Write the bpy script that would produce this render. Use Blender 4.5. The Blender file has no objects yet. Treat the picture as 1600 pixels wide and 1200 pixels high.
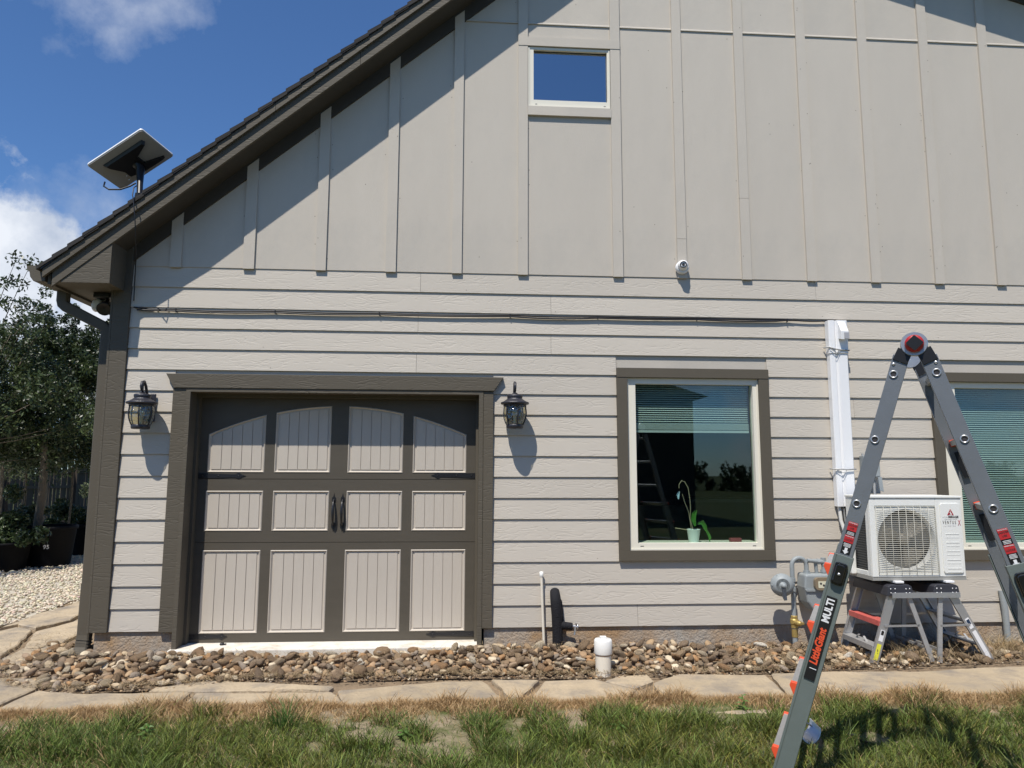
import bpy, bmesh, math, random
import numpy as np
from mathutils import Vector, Matrix
random.seed(7); rng = np.random.default_rng(11)
S = bpy.context.scene
COL = S.collection
R = math.radians

# ------------------------------------------------------------------ camera
F, YAW, PITCH, ROLL = 1120.0, .0678, .1246, .003
CAM = Vector((0, -6.193, 1.464))
_f = Vector((math.sin(YAW)*math.cos(PITCH), math.cos(YAW)*math.cos(PITCH), math.sin(PITCH)))
_r0 = Vector((math.cos(YAW), -math.sin(YAW), 0)); _u0 = _r0.cross(_f)
_r = math.cos(ROLL)*_r0 + math.sin(ROLL)*_u0; _u = -math.sin(ROLL)*_r0 + math.cos(ROLL)*_u0
cd = bpy.data.cameras.new('camera'); cam = bpy.data.objects.new('camera', cd); COL.objects.link(cam)
cd.sensor_width = 36; cd.lens = F/1600*36; cd.clip_end = 3000; cd.clip_start = .05
m = Matrix((( _r.x, _u.x, -_f.x, CAM.x), (_r.y, _u.y, -_f.y, CAM.y), (_r.z, _u.z, -_f.z, CAM.z), (0, 0, 0, 1)))
cam.matrix_world = m; S.camera = cam
def ray(px, py): return _f + _r*((px-800)/F) + _u*((600-py)/F)
def at(px, py, y=0.0):                 # the point of the photograph's pixel on the vertical plane y
    d = ray(px, py); return CAM + d*((y-CAM.y)/d.y)
def gr(px, py, z=0.0):                 # ... on the level z
    d = ray(px, py); return CAM + d*((z-CAM.z)/d.z)
def dep(px, py, D): return CAM + ray(px, py)*D

# ------------------------------------------------------------------ light
SUN = Vector((.5, 1, -2)).normalized()
elev = math.asin(-SUN.z)
sl = bpy.data.lights.new('sun', 'SUN'); so = bpy.data.objects.new('sun', sl); COL.objects.link(so)
sl.energy = 4.7; sl.angle = R(.55); sl.color = (1, .947, .865)
so.rotation_euler = SUN.to_track_quat('-Z', 'Y').to_euler(); so.location = (-4, -8, 16)
W = bpy.data.worlds.new('World'); S.world = W; W.use_nodes = True
nt = W.node_tree; N = nt.nodes; Lk = nt.links
for n in list(N): N.remove(n)
def nd(tree, t, **k):
    n = tree.nodes.new(t)
    for a, b in k.items(): setattr(n, a, b)
    return n
sky = nd(nt, 'ShaderNodeTexSky', sky_type='NISHITA', sun_disc=False, sun_elevation=elev,
         sun_rotation=math.atan2(-SUN.x, -SUN.y), air_density=1.0, dust_density=.15, ozone_density=3.5, altitude=150)
tc = nd(nt, 'ShaderNodeTexCoord')
def vm(op, a, b=None):
    n = nd(nt, 'ShaderNodeVectorMath', operation=op)
    for i, v in enumerate((a, b)):
        if v is None: continue
        if isinstance(v, (tuple, Vector)): n.inputs[i].default_value = tuple(v)
        else: Lk.new(v, n.inputs[i])
    return n
def ma(op, a, b=None, c=None, tree=None, clamp=False):
    t = tree or nt; n = nd(t, 'ShaderNodeMath', operation=op); n.use_clamp = clamp
    for i, v in enumerate((a, b, c)):
        if v is None: continue
        if isinstance(v, (int, float)): n.inputs[i].default_value = v
        else: t.links.new(v, n.inputs[i])
    return n.outputs[0]
gen = tc.outputs['Generated']
ns = nd(nt, 'ShaderNodeTexNoise'); ns.inputs['Scale'].default_value = 9; ns.inputs['Detail'].default_value = 7; ns.inputs['Roughness'].default_value = .58
Lk.new(gen, ns.inputs['Vector'])
ns2 = nd(nt, 'ShaderNodeTexNoise'); ns2.inputs['Scale'].default_value = 16; ns2.inputs['Detail'].default_value = 8; ns2.inputs['Roughness'].default_value = .62
Lk.new(gen, ns2.inputs['Vector'])
wob = ma('SUBTRACT', ns2.outputs[0], .5)
def blob(px, py, rad, hard=.5):        # one cloud puff, seen in this direction of the sky
    d = ray(px, py).normalized()
    dist = vm('DISTANCE', gen, d).outputs['Value']
    v = ma('DIVIDE', ma('SUBTRACT', rad, dist), rad*hard)
    return v
def mx(vals):
    o = vals[0]
    for v in vals[1:]: o = ma('MAXIMUM', o, v)
    return o
cum = mx([blob(-30, 400, .085), blob(45, 388, .06), blob(95, 412, .045), blob(-110, 360, .10), blob(10, 450, .09), blob(-160, 430, .16), blob(55, 358, .028), blob(140, 560, .10)])
cumd = ma('MULTIPLY', ma('ADD', cum, ma('MULTIPLY', wob, 2.6)), 1.6, clamp=True)
wis = mx([blob(175, 5, .055, .9), blob(150, -30, .07, .9), blob(250, 0, .05, .9), blob(180, 55, .03, .9), blob(120, 318, .045, .9), blob(175, 322, .03, .9), blob(205, -60, .07, .9), blob(40, 335, .05, .9), blob(80, -60, .05, .9)])
wisd = ma('MULTIPLY', ma('ADD', wis, ma('MULTIPLY', wob, 3.4)), .27, clamp=True)
# scattered fair-weather cloud in the rest of the sky, behind the camera and to its left
sep = nd(nt, 'ShaderNodeSeparateXYZ'); Lk.new(gen, sep.inputs[0])
back = ma('MULTIPLY', ma('SUBTRACT', .25, sep.outputs[1]), 3, clamp=True)
ns3 = nd(nt, 'ShaderNodeTexNoise'); ns3.inputs['Scale'].default_value = 3.1; ns3.inputs['Detail'].default_value = 9; ns3.inputs['Roughness'].default_value = .6
Lk.new(gen, ns3.inputs['Vector'])
lowb = ma('SUBTRACT', 1.0, ma('MULTIPLY', sep.outputs[2], 2.2), clamp=True)
far = ma('MULTIPLY', ma('MULTIPLY', ma('MULTIPLY', ma('SUBTRACT', ns3.outputs[0], .56), 9, clamp=True), back), lowb)
den = mx([cumd, wisd, far])
tcl = nd(nt, 'ShaderNodeMapRange'); Lk.new(ns.outputs[0], tcl.inputs[0])
tcl.inputs[1].default_value = .35; tcl.inputs[2].default_value = .62; tcl.inputs[3].default_value = 0; tcl.inputs[4].default_value = 1
ccol = nd(nt, 'ShaderNodeMixRGB'); Lk.new(tcl.outputs[0], ccol.inputs[0])
ccol.inputs[1].default_value = (4.6, 5.3, 6.6, 1); ccol.inputs[2].default_value = (8.2, 8.6, 9.3, 1)
tint = nd(nt, 'ShaderNodeMixRGB', blend_type='MULTIPLY'); tint.inputs[0].default_value = 1
Lk.new(sky.outputs[0], tint.inputs[1]); tint.inputs[2].default_value = (.70, .95, 1.22, 1)
mixc = nd(nt, 'ShaderNodeMixRGB'); Lk.new(den, mixc.inputs[0]); Lk.new(tint.outputs[0], mixc.inputs[1]); Lk.new(ccol.outputs[0], mixc.inputs[2])
bg = nd(nt, 'ShaderNodeBackground'); Lk.new(mixc.outputs[0], bg.inputs[0]); bg.inputs[1].default_value = .094
wo = nd(nt, 'ShaderNodeOutputWorld'); Lk.new(bg.outputs[0], wo.inputs[0])
S.view_settings.view_transform = 'Standard'; S.view_settings.look = 'None'
S.view_settings.exposure = .17; S.view_settings.gamma = 1; S.view_settings.use_curve_mapping = False
S.render.engine = 'CYCLES'; S.cycles.max_bounces = 8; S.cycles.transparent_max_bounces = 24

# ------------------------------------------------------------------ materials
MATS = {}
def mat(name, col, rough=.6, metal=0, var=.06, vscale=3, bump=0, bscale=60, stretch=(1, 1, 1), rnd=0, spec=.5, dirt=None, coat=0, hue=None, attr=False, ramp=None, trans=0, bump2=0, b2scale=8, dirt_t=(.55, .75), dscale=2.0):
    if name in MATS: return MATS[name]
    M = bpy.data.materials.new(name); M.use_nodes = True; t = M.node_tree; n = t.nodes; l = t.links
    P = n['Principled BSDF']; P.inputs['Roughness'].default_value = rough; P.inputs['Metallic'].default_value = metal
    P.inputs['Specular IOR Level'].default_value = spec; P.inputs['Coat Weight'].default_value = coat
    T = nd(t, 'ShaderNodeTexCoord'); O = nd(t, 'ShaderNodeObjectInfo')
    mp = nd(t, 'ShaderNodeMapping'); mp.inputs['Scale'].default_value = stretch
    off = nd(t, 'ShaderNodeVectorMath', operation='MULTIPLY_ADD'); l.new(O.outputs['Random'], off.inputs[0]); off.inputs[1].default_value = (13.7, 7.1, 29.3); l.new(T.outputs['Object'], off.inputs[2])
    l.new(off.outputs[0], mp.inputs['Vector'])
    if ramp:
        cr = nd(t, 'ShaderNodeValToRGB'); cr.color_ramp.interpolation = 'LINEAR'
        e = cr.color_ramp.elements
        while len(e) < len(ramp): e.new(.5)
        for i, (p, c) in enumerate(ramp): e[i].position = p; e[i].color = (*c, 1)
        l.new(O.outputs['Random'], cr.inputs[0]); base = cr.outputs[0]
    elif attr:
        A = nd(t, 'ShaderNodeAttribute', attribute_name='Col'); base = A.outputs['Color']
    else:
        rgb = nd(t, 'ShaderNodeRGB'); rgb.outputs[0].default_value = (*col, 1); base = rgb.outputs[0]
    no = nd(t, 'ShaderNodeTexNoise'); no.inputs['Scale'].default_value = vscale; no.inputs['Detail'].default_value = 6; no.inputs['Roughness'].default_value = .65
    l.new(mp.outputs[0], no.inputs['Vector'])
    k = ma('MULTIPLY_ADD', no.outputs[0], 2*var, 1-var, t)
    if rnd: k = ma('MULTIPLY', k, ma('MULTIPLY_ADD', O.outputs['Random'], 2*rnd, 1-rnd, t), None, t)
    mulv = nd(t, 'ShaderNodeVectorMath', operation='SCALE'); l.new(base, mulv.inputs[0]); l.new(k, mulv.inputs['Scale'])
    out = mulv.outputs[0]
    if dirt:
        dn = nd(t, 'ShaderNodeTexNoise'); dn.inputs['Scale'].default_value = dscale; dn.inputs['Detail'].default_value = 8; dn.inputs['Roughness'].default_value = .7
        l.new(T.outputs['Object'], dn.inputs['Vector'])
        mr = nd(t, 'ShaderNodeMapRange'); l.new(dn.outputs[0], mr.inputs[0]); mr.inputs[1].default_value, mr.inputs[2].default_value = dirt_t
        mxr = nd(t, 'ShaderNodeMixRGB'); l.new(mr.outputs[0], mxr.inputs[0]); l.new(out, mxr.inputs[1]); mxr.inputs[2].default_value = (*dirt, 1); out = mxr.outputs[0]
    l.new(out, P.inputs['Base Color'])
    h = None
    if bump:
        bn = nd(t, 'ShaderNodeTexNoise'); bn.inputs['Scale'].default_value = bscale; bn.inputs['Detail'].default_value = 4; l.new(mp.outputs[0], bn.inputs['Vector'])
        b = nd(t, 'ShaderNodeBump'); b.inputs['Strength'].default_value = min(1, bump*10); b.inputs['Distance'].default_value = .002 if bump < .2 else .01; l.new(bn.outputs[0], b.inputs['Height']); h = b
    if bump2:
        bn = nd(t, 'ShaderNodeTexNoise'); bn.inputs['Scale'].default_value = b2scale; bn.inputs['Detail'].default_value = 5; l.new(mp.outputs[0], bn.inputs['Vector'])
        b = nd(t, 'ShaderNodeBump'); b.inputs['Strength'].default_value = 1; b.inputs['Distance'].default_value = bump2; l.new(bn.outputs[0], b.inputs['Height'])
        if h: l.new(h.outputs[0], b.inputs['Normal'])
        h = b
    if h: l.new(h.outputs[0], P.inputs['Normal'])
    if trans:
        tr = nd(t, 'ShaderNodeBsdfTranslucent'); l.new(out, tr.inputs[0]); ms = nd(t, 'ShaderNodeMixShader'); ms.inputs[0].default_value = trans
        l.new(P.outputs[0], ms.inputs[1]); l.new(tr.outputs[0], ms.inputs[2]); l.new(ms.outputs[0], n['Material Output'].inputs[0])
    MATS[name] = M; return M

def woodgrain(name, col, depth, var=.05, rnd=.03):   # fibre-cement boards pressed with a cedar grain
    M = bpy.data.materials.new(name); M.use_nodes = True; t = M.node_tree; n = t.nodes; l = t.links
    P = n['Principled BSDF']; P.inputs['Roughness'].default_value = .62; P.inputs['Specular IOR Level'].default_value = .3
    T = nd(t, 'ShaderNodeTexCoord'); O = nd(t, 'ShaderNodeObjectInfo')
    off = nd(t, 'ShaderNodeVectorMath', operation='MULTIPLY_ADD'); l.new(O.outputs['Random'], off.inputs[0]); off.inputs[1].default_value = (41.7, 7.1, 23.3); l.new(T.outputs['Object'], off.inputs[2])
    mp = nd(t, 'ShaderNodeMapping'); mp.inputs['Scale'].default_value = (1.6, 1, 9); l.new(off.outputs[0], mp.inputs[0])
    n1 = nd(t, 'ShaderNodeTexNoise'); n1.inputs['Scale'].default_value = 1.6; n1.inputs['Detail'].default_value = 3; n1.inputs['Roughness'].default_value = .45; l.new(mp.outputs[0], n1.inputs['Vector'])
    s = ma('MULTIPLY', n1.outputs[0], 62, None, t); s = ma('SINE', s, None, None, t)
    s = ma('POWER', ma('MULTIPLY_ADD', s, .5, .5, t), 5, None, t)
    mp2 = nd(t, 'ShaderNodeMapping'); mp2.inputs['Scale'].default_value = (5, 1, 90); l.new(off.outputs[0], mp2.inputs[0])
    n2 = nd(t, 'ShaderNodeTexNoise'); n2.inputs['Scale'].default_value = 2.2; n2.inputs['Detail'].default_value = 3; l.new(mp2.outputs[0], n2.inputs['Vector'])
    mk = nd(t, 'ShaderNodeTexNoise'); mk.inputs['Scale'].default_value = 2.3; l.new(mp.outputs[0], mk.inputs['Vector'])
    msk = ma('MULTIPLY', ma('SUBTRACT', mk.outputs[0], .38, None, t), 5, None, t, clamp=True)
    hh = ma('SUBTRACT', ma('MULTIPLY', n2.outputs[0], .35, None, t), ma('MULTIPLY', s, msk, None, t), None, t)
    b = nd(t, 'ShaderNodeBump'); b.inputs['Strength'].default_value = 1; b.inputs['Distance'].default_value = depth; l.new(hh, b.inputs['Height']); l.new(b.outputs[0], P.inputs['Normal'])
    n3 = nd(t, 'ShaderNodeTexNoise'); n3.inputs['Scale'].default_value = 1.1; n3.inputs['Detail'].default_value = 7; n3.inputs['Roughness'].default_value = .7; l.new(off.outputs[0], n3.inputs['Vector'])
    k = ma('MULTIPLY_ADD', n3.outputs[0], 2*var, 1-var, t)
    k = ma('MULTIPLY', k, ma('MULTIPLY_ADD', O.outputs['Random'], 2*rnd, 1-rnd, t), None, t)
    rgb = nd(t, 'ShaderNodeRGB'); rgb.outputs[0].default_value = (*col, 1)
    mulv = nd(t, 'ShaderNodeVectorMath', operation='SCALE'); l.new(rgb.outputs[0], mulv.inputs[0]); l.new(k, mulv.inputs['Scale']); l.new(mulv.outputs[0], P.inputs['Base Color'])
    return M

SIDE = (.515, .468, .400); TRIM = (.100, .086, .064)
m_lap = woodgrain('fibre cement lap board', SIDE, .0010, .08, .045)
m_trimw = woodgrain('brown painted wood grain trim', TRIM, .0012, .08)
m_panel = mat('stippled painted panel', SIDE, .65, var=.07, vscale=1.6, bump=.08, bscale=170, stretch=(1.6, 1, .5), rnd=.018, spec=.3, bump2=.004, b2scale=3.0, dirt=(.44, .41, .36), dirt_t=(.50, .85), dscale=1.1)
m_trim = mat('brown painted trim', TRIM, .6, var=.07, vscale=4, bump=.06, bscale=160, spec=.3, rnd=.03)
m_door = mat('brown garage door paint', (.088, .076, .058), .5, var=.14, vscale=3, bump=.05, bscale=300, stretch=(1, 1, 6), spec=.35)
m_dpan = mat('beige garage door panel', (.51, .458, .39), .55, var=.05, vscale=3, bump=.05, bscale=300, stretch=(6, 1, 1), spec=.3, rnd=.02)
m_vinyl = mat('cream vinyl window frame', (.75, .71, .6), .4, var=.02, spec=.4)
m_shing = mat('dark asphalt shingle', (.045, .042, .04), .95, var=.3, vscale=30, bump=.15, bscale=300, rnd=.15, spec=.2)
m_deck = mat('roof sheathing underside', (.10, .088, .07), .7, var=.1, vscale=5)
m_conc = mat('weathered concrete footing', (.37, .335, .285), .9, var=.35, vscale=9, bump=.25, bscale=70, dirt=(.36, .235, .13), dirt_t=(.42, .62), dscale=1.3, spec=.2, bump2=.006, b2scale=22)
m_slab = mat('pale concrete door slab', (.72, .68, .6), .85, var=.12, vscale=9, bump=.15, bscale=120, dirt=(.46, .38, .28), dirt_t=(.5, .74), dscale=6, spec=.2)
m_iron = mat('black iron', (.012, .012, .014), .38, metal=0, var=.2, vscale=20, bump=.08, bscale=120, spec=.6)
m_lant = mat('dark blue black lantern metal', (.022, .022, .03), .42, var=.25, vscale=25, bump=.12, bscale=160, spec=.6)
m_white = mat('white plastic', (.80, .80, .80), .35, var=.02, spec=.5)
m_pvc = mat('cream pvc pipe', (.74, .68, .57), .45, var=.07, vscale=9, dirt=(.5, .38, .25), dirt_t=(.6, .85), dscale=6)
m_pvcw = mat('white pvc cap', (.78, .77, .73), .4, var=.04, vscale=9, dirt=(.5, .44, .35), dirt_t=(.62, .8), dscale=14)
m_blackf = mat('black foam insulation', (.012, .012, .015), .7, var=.3, vscale=14, bump=.2, bscale=120, spec=.3)
m_blackp = mat('black plastic', (.012, .012, .013), .4, var=.15, spec=.5)
m_cable = mat('black cable jacket', (.010, .010, .012), .45, spec=.5)
m_alu = mat('brushed aluminium', (.50, .50, .50), .42, metal=.75, var=.12, vscale=12, bump=.05, bscale=200, stretch=(1, 1, .2))
m_alud = mat('dull scuffed aluminium', (.42, .42, .41), .55, metal=.5, var=.22, vscale=14, bump=.08, bscale=150, dirt=(.3, .25, .19), dirt_t=(.6, .8), dscale=12)
m_grey = mat('dark grey ladder coating', (.19, .205, .22), .40, metal=.35, var=.14, vscale=10, bump=.04, bscale=200, dirt=(.24, .26, .26), dirt_t=(.66, .72), dscale=9)
m_greyg = mat('green grey ladder coating', (.17, .20, .185), .45, metal=.3, var=.14, vscale=9, bump=.04, bscale=200, dirt=(.26, .27, .25), dirt_t=(.68, .74), dscale=8)
m_orange = mat('orange red plastic', (.72, .085, .03), .45, var=.05)
m_red = mat('red plastic', (.42, .02, .02), .4, var=.05)
m_stk = mat('black sticker', (.012, .012, .013), .35)
m_stkr = mat('red sticker', (.45, .025, .03), .4)
m_stkw = mat('white sticker print', (.75, .75, .75), .5)
m_stky = mat('yellow sticker', (.72, .70, .05), .5, var=.15, vscale=60)
m_meter = mat('grey gas meter paint', (.27, .295, .30), .5, var=.12, vscale=9, bump=.06, bscale=90, dirt=(.20, .16, .11), dirt_t=(.62, .8), dscale=10)
m_brass = mat('yellow brass', (.42, .30, .10), .5, metal=.5, var=.3, vscale=30)
m_ac = mat('off white metal cabinet', (.76, .76, .72), .4, var=.03, vscale=5, bump=.02, bscale=200, dirt=(.6, .57, .5), dirt_t=(.66, .85), dscale=5)
m_coil = mat('grey coil fins', (.10, .10, .095), .6, metal=.3, var=.15, vscale=6)
m_fan = mat('grey fan blade', (.17, .15, .115), .5, var=.2, vscale=8)
m_wire = mat('cream coated wire', (.62, .60, .52), .4, var=.04)
m_rock = mat('river rock', (.3, .2, .12), .8, var=.28, vscale=9, bump=.2, bscale=60, spec=.25, bump2=.004, b2scale=18,
    ramp=[(0, (0.252, 0.174, 0.106)), (.12, (0.348, 0.234, 0.138)), (.25, (0.204, 0.146, 0.098)), (.38, (0.396, 0.276, 0.162)), (.5, (0.282, 0.228, 0.174)), (.62, (0.360, 0.210, 0.102)), (.74, (0.300, 0.216, 0.144)), (.85, (0.444, 0.348, 0.228)), (.93, (0.600, 0.504, 0.360)), (1, (0.792, 0.732, 0.624))])
m_rocka = mat('small river rock', (.3, .2, .12), .8, var=.28, vscale=9, bump=.2, bscale=60, spec=.25, attr=True, bump2=.003, b2scale=20)
m_grav = mat('white limestone gravel', (.6, .55, .45), .85, var=.15, vscale=20, attr=True, bump2=.003, b2scale=40)
m_flag = mat('sandstone flag', (.43, .345, .235), .85, var=.30, vscale=4.2, bump=.3, bscale=45, rnd=.12, dirt=(.25, .215, .175), dirt_t=(.47, .68), dscale=3.1, bump2=.010, b2scale=6, spec=.2)
m_soil = mat('dry brown soil', (.22, .165, .11), .95, var=.3, vscale=14, bump=.25, bscale=80, dirt=(.31, .23, .15), dirt_t=(.45, .65), dscale=5, bump2=.015, b2scale=16, spec=.1)
m_lawnsoil = mat('sandy lawn soil', (.30, .24, .165), .95, var=.3, vscale=12, bump=.25, bscale=60, dirt=(.09, .11, .035), dirt_t=(.42, .6), dscale=2.2, bump2=.02, b2scale=14, spec=.1)
m_grass = mat('grass blade', (.1, .15, .03), .55, var=.15, vscale=3, attr=True, trans=.28, spec=.35)
m_straw = mat('dry straw', (.5, .4, .22), .7, var=.15, attr=True, trans=.2, spec=.2)
m_leaf = mat('evergreen leaf', (.06, .09, .03), .42, var=.2, vscale=2, attr=True, trans=.22, spec=.5)
m_bark = mat('grey brown bark', (.15, .125, .09), .9, var=.3, vscale=20, bump=.3, bscale=60, bump2=.01, b2scale=20)
m_fence = mat('weathered dark fence board', (.06, .045, .033), .85, var=.25, vscale=6, stretch=(8, 8, .6), rnd=.2, bump=.1, bscale=50)
m_pot = mat('black nursery pot', (.006, .006, .007), .7, var=.2, spec=.15)
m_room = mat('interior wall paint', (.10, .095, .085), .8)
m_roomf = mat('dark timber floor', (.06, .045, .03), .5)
m_blind = mat('pale green blind slat', (.60, .66, .64), .6, trans=.25)
m_barn = mat('dark timber shed wall', (.045, .042, .04), .8, var=.2)
m_screw = mat('zinc screw head', (.6, .6, .6), .35, metal=.8)
m_ceram = mat('pale mint ceramic', (.74, .80, .74), .4, var=.12, vscale=14)
m_dish = mat('grey white dish shell', (.36, .355, .35), .4, var=.03)
m_dishr = mat('bright white dish rim', (.85, .85, .85), .35)
m_rubber = mat('pale grey lettering', (.5, .5, .5), .6)
m_bluep = mat('pale blue leaf tag', (.45, .62, .72), .5)
m_orch = mat('orchid leaf', (.06, .20, .025), .35, var=.15, vscale=12)
m_logo = mat('dark red logo print', (.35, .02, .03), .5)
m_ink = mat('dark print', (.04, .035, .035), .5)
m_alulip = mat('bright bare aluminium', (.62, .62, .62), .35, metal=.85, var=.1)

m_stain = mat('rust stained nail', (.20, .17, .13), .8)
def glass(name, tintc, refl, rough=0.0, bump=0):
    M = bpy.data.materials.new(name); M.use_nodes = True; t = M.node_tree; l = t.links
    for n in list(t.nodes):
        if n.type != 'OUTPUT_MATERIAL': t.nodes.remove(n)
    tr = nd(t, 'ShaderNodeBsdfTransparent'); tr.inputs[0].default_value = (*tintc, 1)
    g = nd(t, 'ShaderNodeBsdfGlossy'); g.inputs['Roughness'].default_value = rough; g.inputs[0].default_value = (.9, .95, 1, 1)
    fr = nd(t, 'ShaderNodeLayerWeight'); fr.inputs['Blend'].default_value = .5
    k = ma('ADD', ma('MULTIPLY', ma('POWER', fr.outputs['Facing'], 5, None, t), .9, None, t), refl+.04, None, t, clamp=True)
    if bump:
        T = nd(t, 'ShaderNodeTexCoord'); n1 = nd(t, 'ShaderNodeTexNoise'); n1.inputs['Scale'].default_value = 38; l.new(T.outputs['Object'], n1.inputs['Vector'])
        b = nd(t, 'ShaderNodeBump'); b.inputs['Distance'].default_value = bump; l.new(n1.outputs[0], b.inputs['Height']); l.new(b.outputs[0], g.inputs['Normal'])
    ms = nd(t, 'ShaderNodeMixShader'); l.new(k, ms.inputs[0]); l.new(tr.outputs[0], ms.inputs[1]); l.new(g.outputs[0], ms.inputs[2])
    l.new(ms.outputs[0], t.nodes['Material Output'].inputs[0]); return M
m_glass = glass('window glass', (.86, .93, .90), .02)
m_glassu = glass('reflective upper window glass', (.25, .3, .32), .36)
m_seed = glass('seeded lantern glass', (.80, .77, .62), .10, .05, .02)

# ------------------------------------------------------------------ mesh helpers
class MB:
    def __init__(s): s.v = []; s.f = []; s.m = []; s.sm = []
    def add(s, v, f, mi=0, smooth=False):
        o = len(s.v); s.v += [tuple(p) for p in v]; s.f += [tuple(i+o for i in q) for q in f]; s.m += [mi]*len(f); s.sm += [smooth]*len(f); return s
    def box(s, x0, x1, y0, y1, z0, z1, mi=0):
        v = [(x, y, z) for z in (z0, z1) for y in (y0, y1) for x in (x0, x1)]
        return s.add(v, [(0, 2, 3, 1), (4, 5, 7, 6), (0, 1, 5, 4), (2, 6, 7, 3), (0, 4, 6, 2), (1, 3, 7, 5)], mi)
    def obox(s, c, ax, ay, az, sx, sy, sz, mi=0):    # oriented box: centre, unit axes, full sizes
        c = Vector(c); ax = Vector(ax)*sx/2; ay = Vector(ay)*sy/2; az = Vector(az)*sz/2
        v = [c+i*ax+j*ay+k*az for k in (-1, 1) for j in (-1, 1) for i in (-1, 1)]
        return s.add(v, [(0, 2, 3, 1), (4, 5, 7, 6), (0, 1, 5, 4), (2, 6, 7, 3), (0, 4, 6, 2), (1, 3, 7, 5)], mi)
    def beam(s, a, b, w, t, side, mi=0):             # bar a->b, width w along `side`, thickness t across it
        a = Vector(a); b = Vector(b); d = (b-a).normalized(); sd = Vector(side); sd = (sd-d*sd.dot(d)).normalized(); n = d.cross(sd)
        return s.obox((a+b)/2, sd, n, d, w, t, (b-a).length, mi)
    def prism(s, poly, e, mi=0, both=True):          # polygon (3d points) extruded by vector e
        n = len(poly); e = Vector(e); v = [Vector(p) for p in poly]+[Vector(p)+e for p in poly]
        f = [tuple(range(n)), tuple(range(2*n-1, n-1, -1))]+[(i, i+n, (i+1) % n+n, (i+1) % n) for i in range(n)]
        return s.add(v, f, mi)
    def tube(s, pts, r, n=10, mi=0, cap=True, smooth=True):
        pts = [Vector(p) for p in pts]; k = len(pts); rs = r if isinstance(r, (list, tuple)) else [r]*k
        v = []; prev = None
        for i, p in enumerate(pts):
            d = (pts[min(i+1, k-1)]-pts[max(i-1, 0)]).normalized()
            if prev is None: a = d.orthogonal().normalized()
            else: a = (prev-d*prev.dot(d)).normalized()
            prev = a; b = d.cross(a)
            v += [p+(a*math.cos(2*math.pi*j/n)+b*math.sin(2*math.pi*j/n))*rs[i] for j in range(n)]
        f = [(i*n+j, i*n+(j+1) % n, (i+1)*n+(j+1) % n, (i+1)*n+j) for i in range(k-1) for j in range(n)]
        s.add(v, f, mi, smooth)
        if cap:
            s.add(v[:n], [tuple(range(n-1, -1, -1))], mi); s.add(v[-n:], [tuple(range(n))], mi)
        return s
    def lathe(s, prof, c, axis=(0, 0, 1), n=24, mi=0, smooth=True, cap=True):
        c = Vector(c); ax = Vector(axis).normalized(); a = ax.orthogonal().normalized(); b = ax.cross(a); v = []
        for r, h in prof: v += [c+ax*h+(a*math.cos(2*math.pi*j/n)+b*math.sin(2*math.pi*j/n))*r for j in range(n)]
        k = len(prof)
        s.add(v, [(i*n+j, i*n+(j+1) % n, (i+1)*n+(j+1) % n, (i+1)*n+j) for i in range(k-1) for j in range(n)], mi, smooth)
        if cap:
            if prof[0][0] > 1e-4: s.add(v[:n], [tuple(range(n-1, -1, -1))], mi)
            if prof[-1][0] > 1e-4: s.add(v[-n:], [tuple(range(n))], mi)
        return s
    def build(s, name, mats, parent=None, bevel=0, origin=None, seg=2):
        me = bpy.data.meshes.new(name)
        vs = s.v
        if origin is not None:
            o = Vector(origin); vs = [tuple(Vector(p)-o) for p in vs]
        me.from_pydata(vs, [], s.f); 
        for mm in (mats if isinstance(mats, (list, tuple)) else [mats]): me.materials.append(mm)
        me.polygons.foreach_set('material_index', s.m); me.polygons.foreach_set('use_smooth', s.sm)
        bm = bmesh.new(); bm.from_mesh(me)
        bmesh.ops.recalc_face_normals(bm, faces=bm.faces)
        bm.to_mesh(me); bm.free(); me.update()
        ob = bpy.data.objects.new(name, me); COL.objects.link(ob)
        if origin is not None: ob.location = origin
        if parent:
            ob.parent = parent
            if parent.location.length and origin is not None: ob.location = Vector(origin)-ploc(parent)
            elif parent.location.length: ob.location = -ploc(parent)
        if bevel:
            b = ob.modifiers.new('bevel', 'BEVEL'); b.width = bevel; b.segments = seg; b.limit_method = 'ANGLE'; b.angle_limit = R(40)
        return ob
def ploc(o):
    v = Vector(o.location)
    while o.parent: o = o.parent; v += o.location
    return v
def tag(o, label=None, cat=None, group=None, kind=None):
    if label: o['label'] = label
    if cat: o['category'] = cat
    if group: o['group'] = group
    if kind: o['kind'] = kind
    return o
def thing(name, label, cat, loc=(0, 0, 0), group=None):
    o = bpy.data.objects.new(name, None); COL.objects.link(o); o.location = loc; o.empty_display_size = .1
    return tag(o, label, cat, group)
def npmesh(name, V, Fc, mats, cols=None, nper=None, smooth=False, parent=None):
    me = bpy.data.meshes.new(name); nv, nf, k = len(V), len(Fc), Fc.shape[1]
    me.vertices.add(nv); me.vertices.foreach_set('co', V.astype(np.float32).ravel())
    me.loops.add(nf*k); me.loops.foreach_set('vertex_index', Fc.astype(np.int32).ravel())
    me.polygons.add(nf); me.polygons.foreach_set('loop_start', np.arange(0, nf*k, k, dtype=np.int32)); me.polygons.foreach_set('loop_total', np.full(nf, k, dtype=np.int32))
    if smooth: me.polygons.foreach_set('use_smooth', np.ones(nf, dtype=bool))
    for mm in (mats if isinstance(mats, (list, tuple)) else [mats]): me.materials.append(mm)
    if cols is not None:
        a = me.color_attributes.new('Col', 'FLOAT_COLOR', 'POINT'); c = np.ones((nv, 4), np.float32); c[:, :3] = cols; a.data.foreach_set('color', c.ravel())
    me.update(calc_edges=True); me.validate()
    ob = bpy.data.objects.new(name, me); COL.objects.link(ob)
    if parent: ob.parent = parent; ob.location = -ploc(parent)
    return ob
_txt = 0
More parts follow.
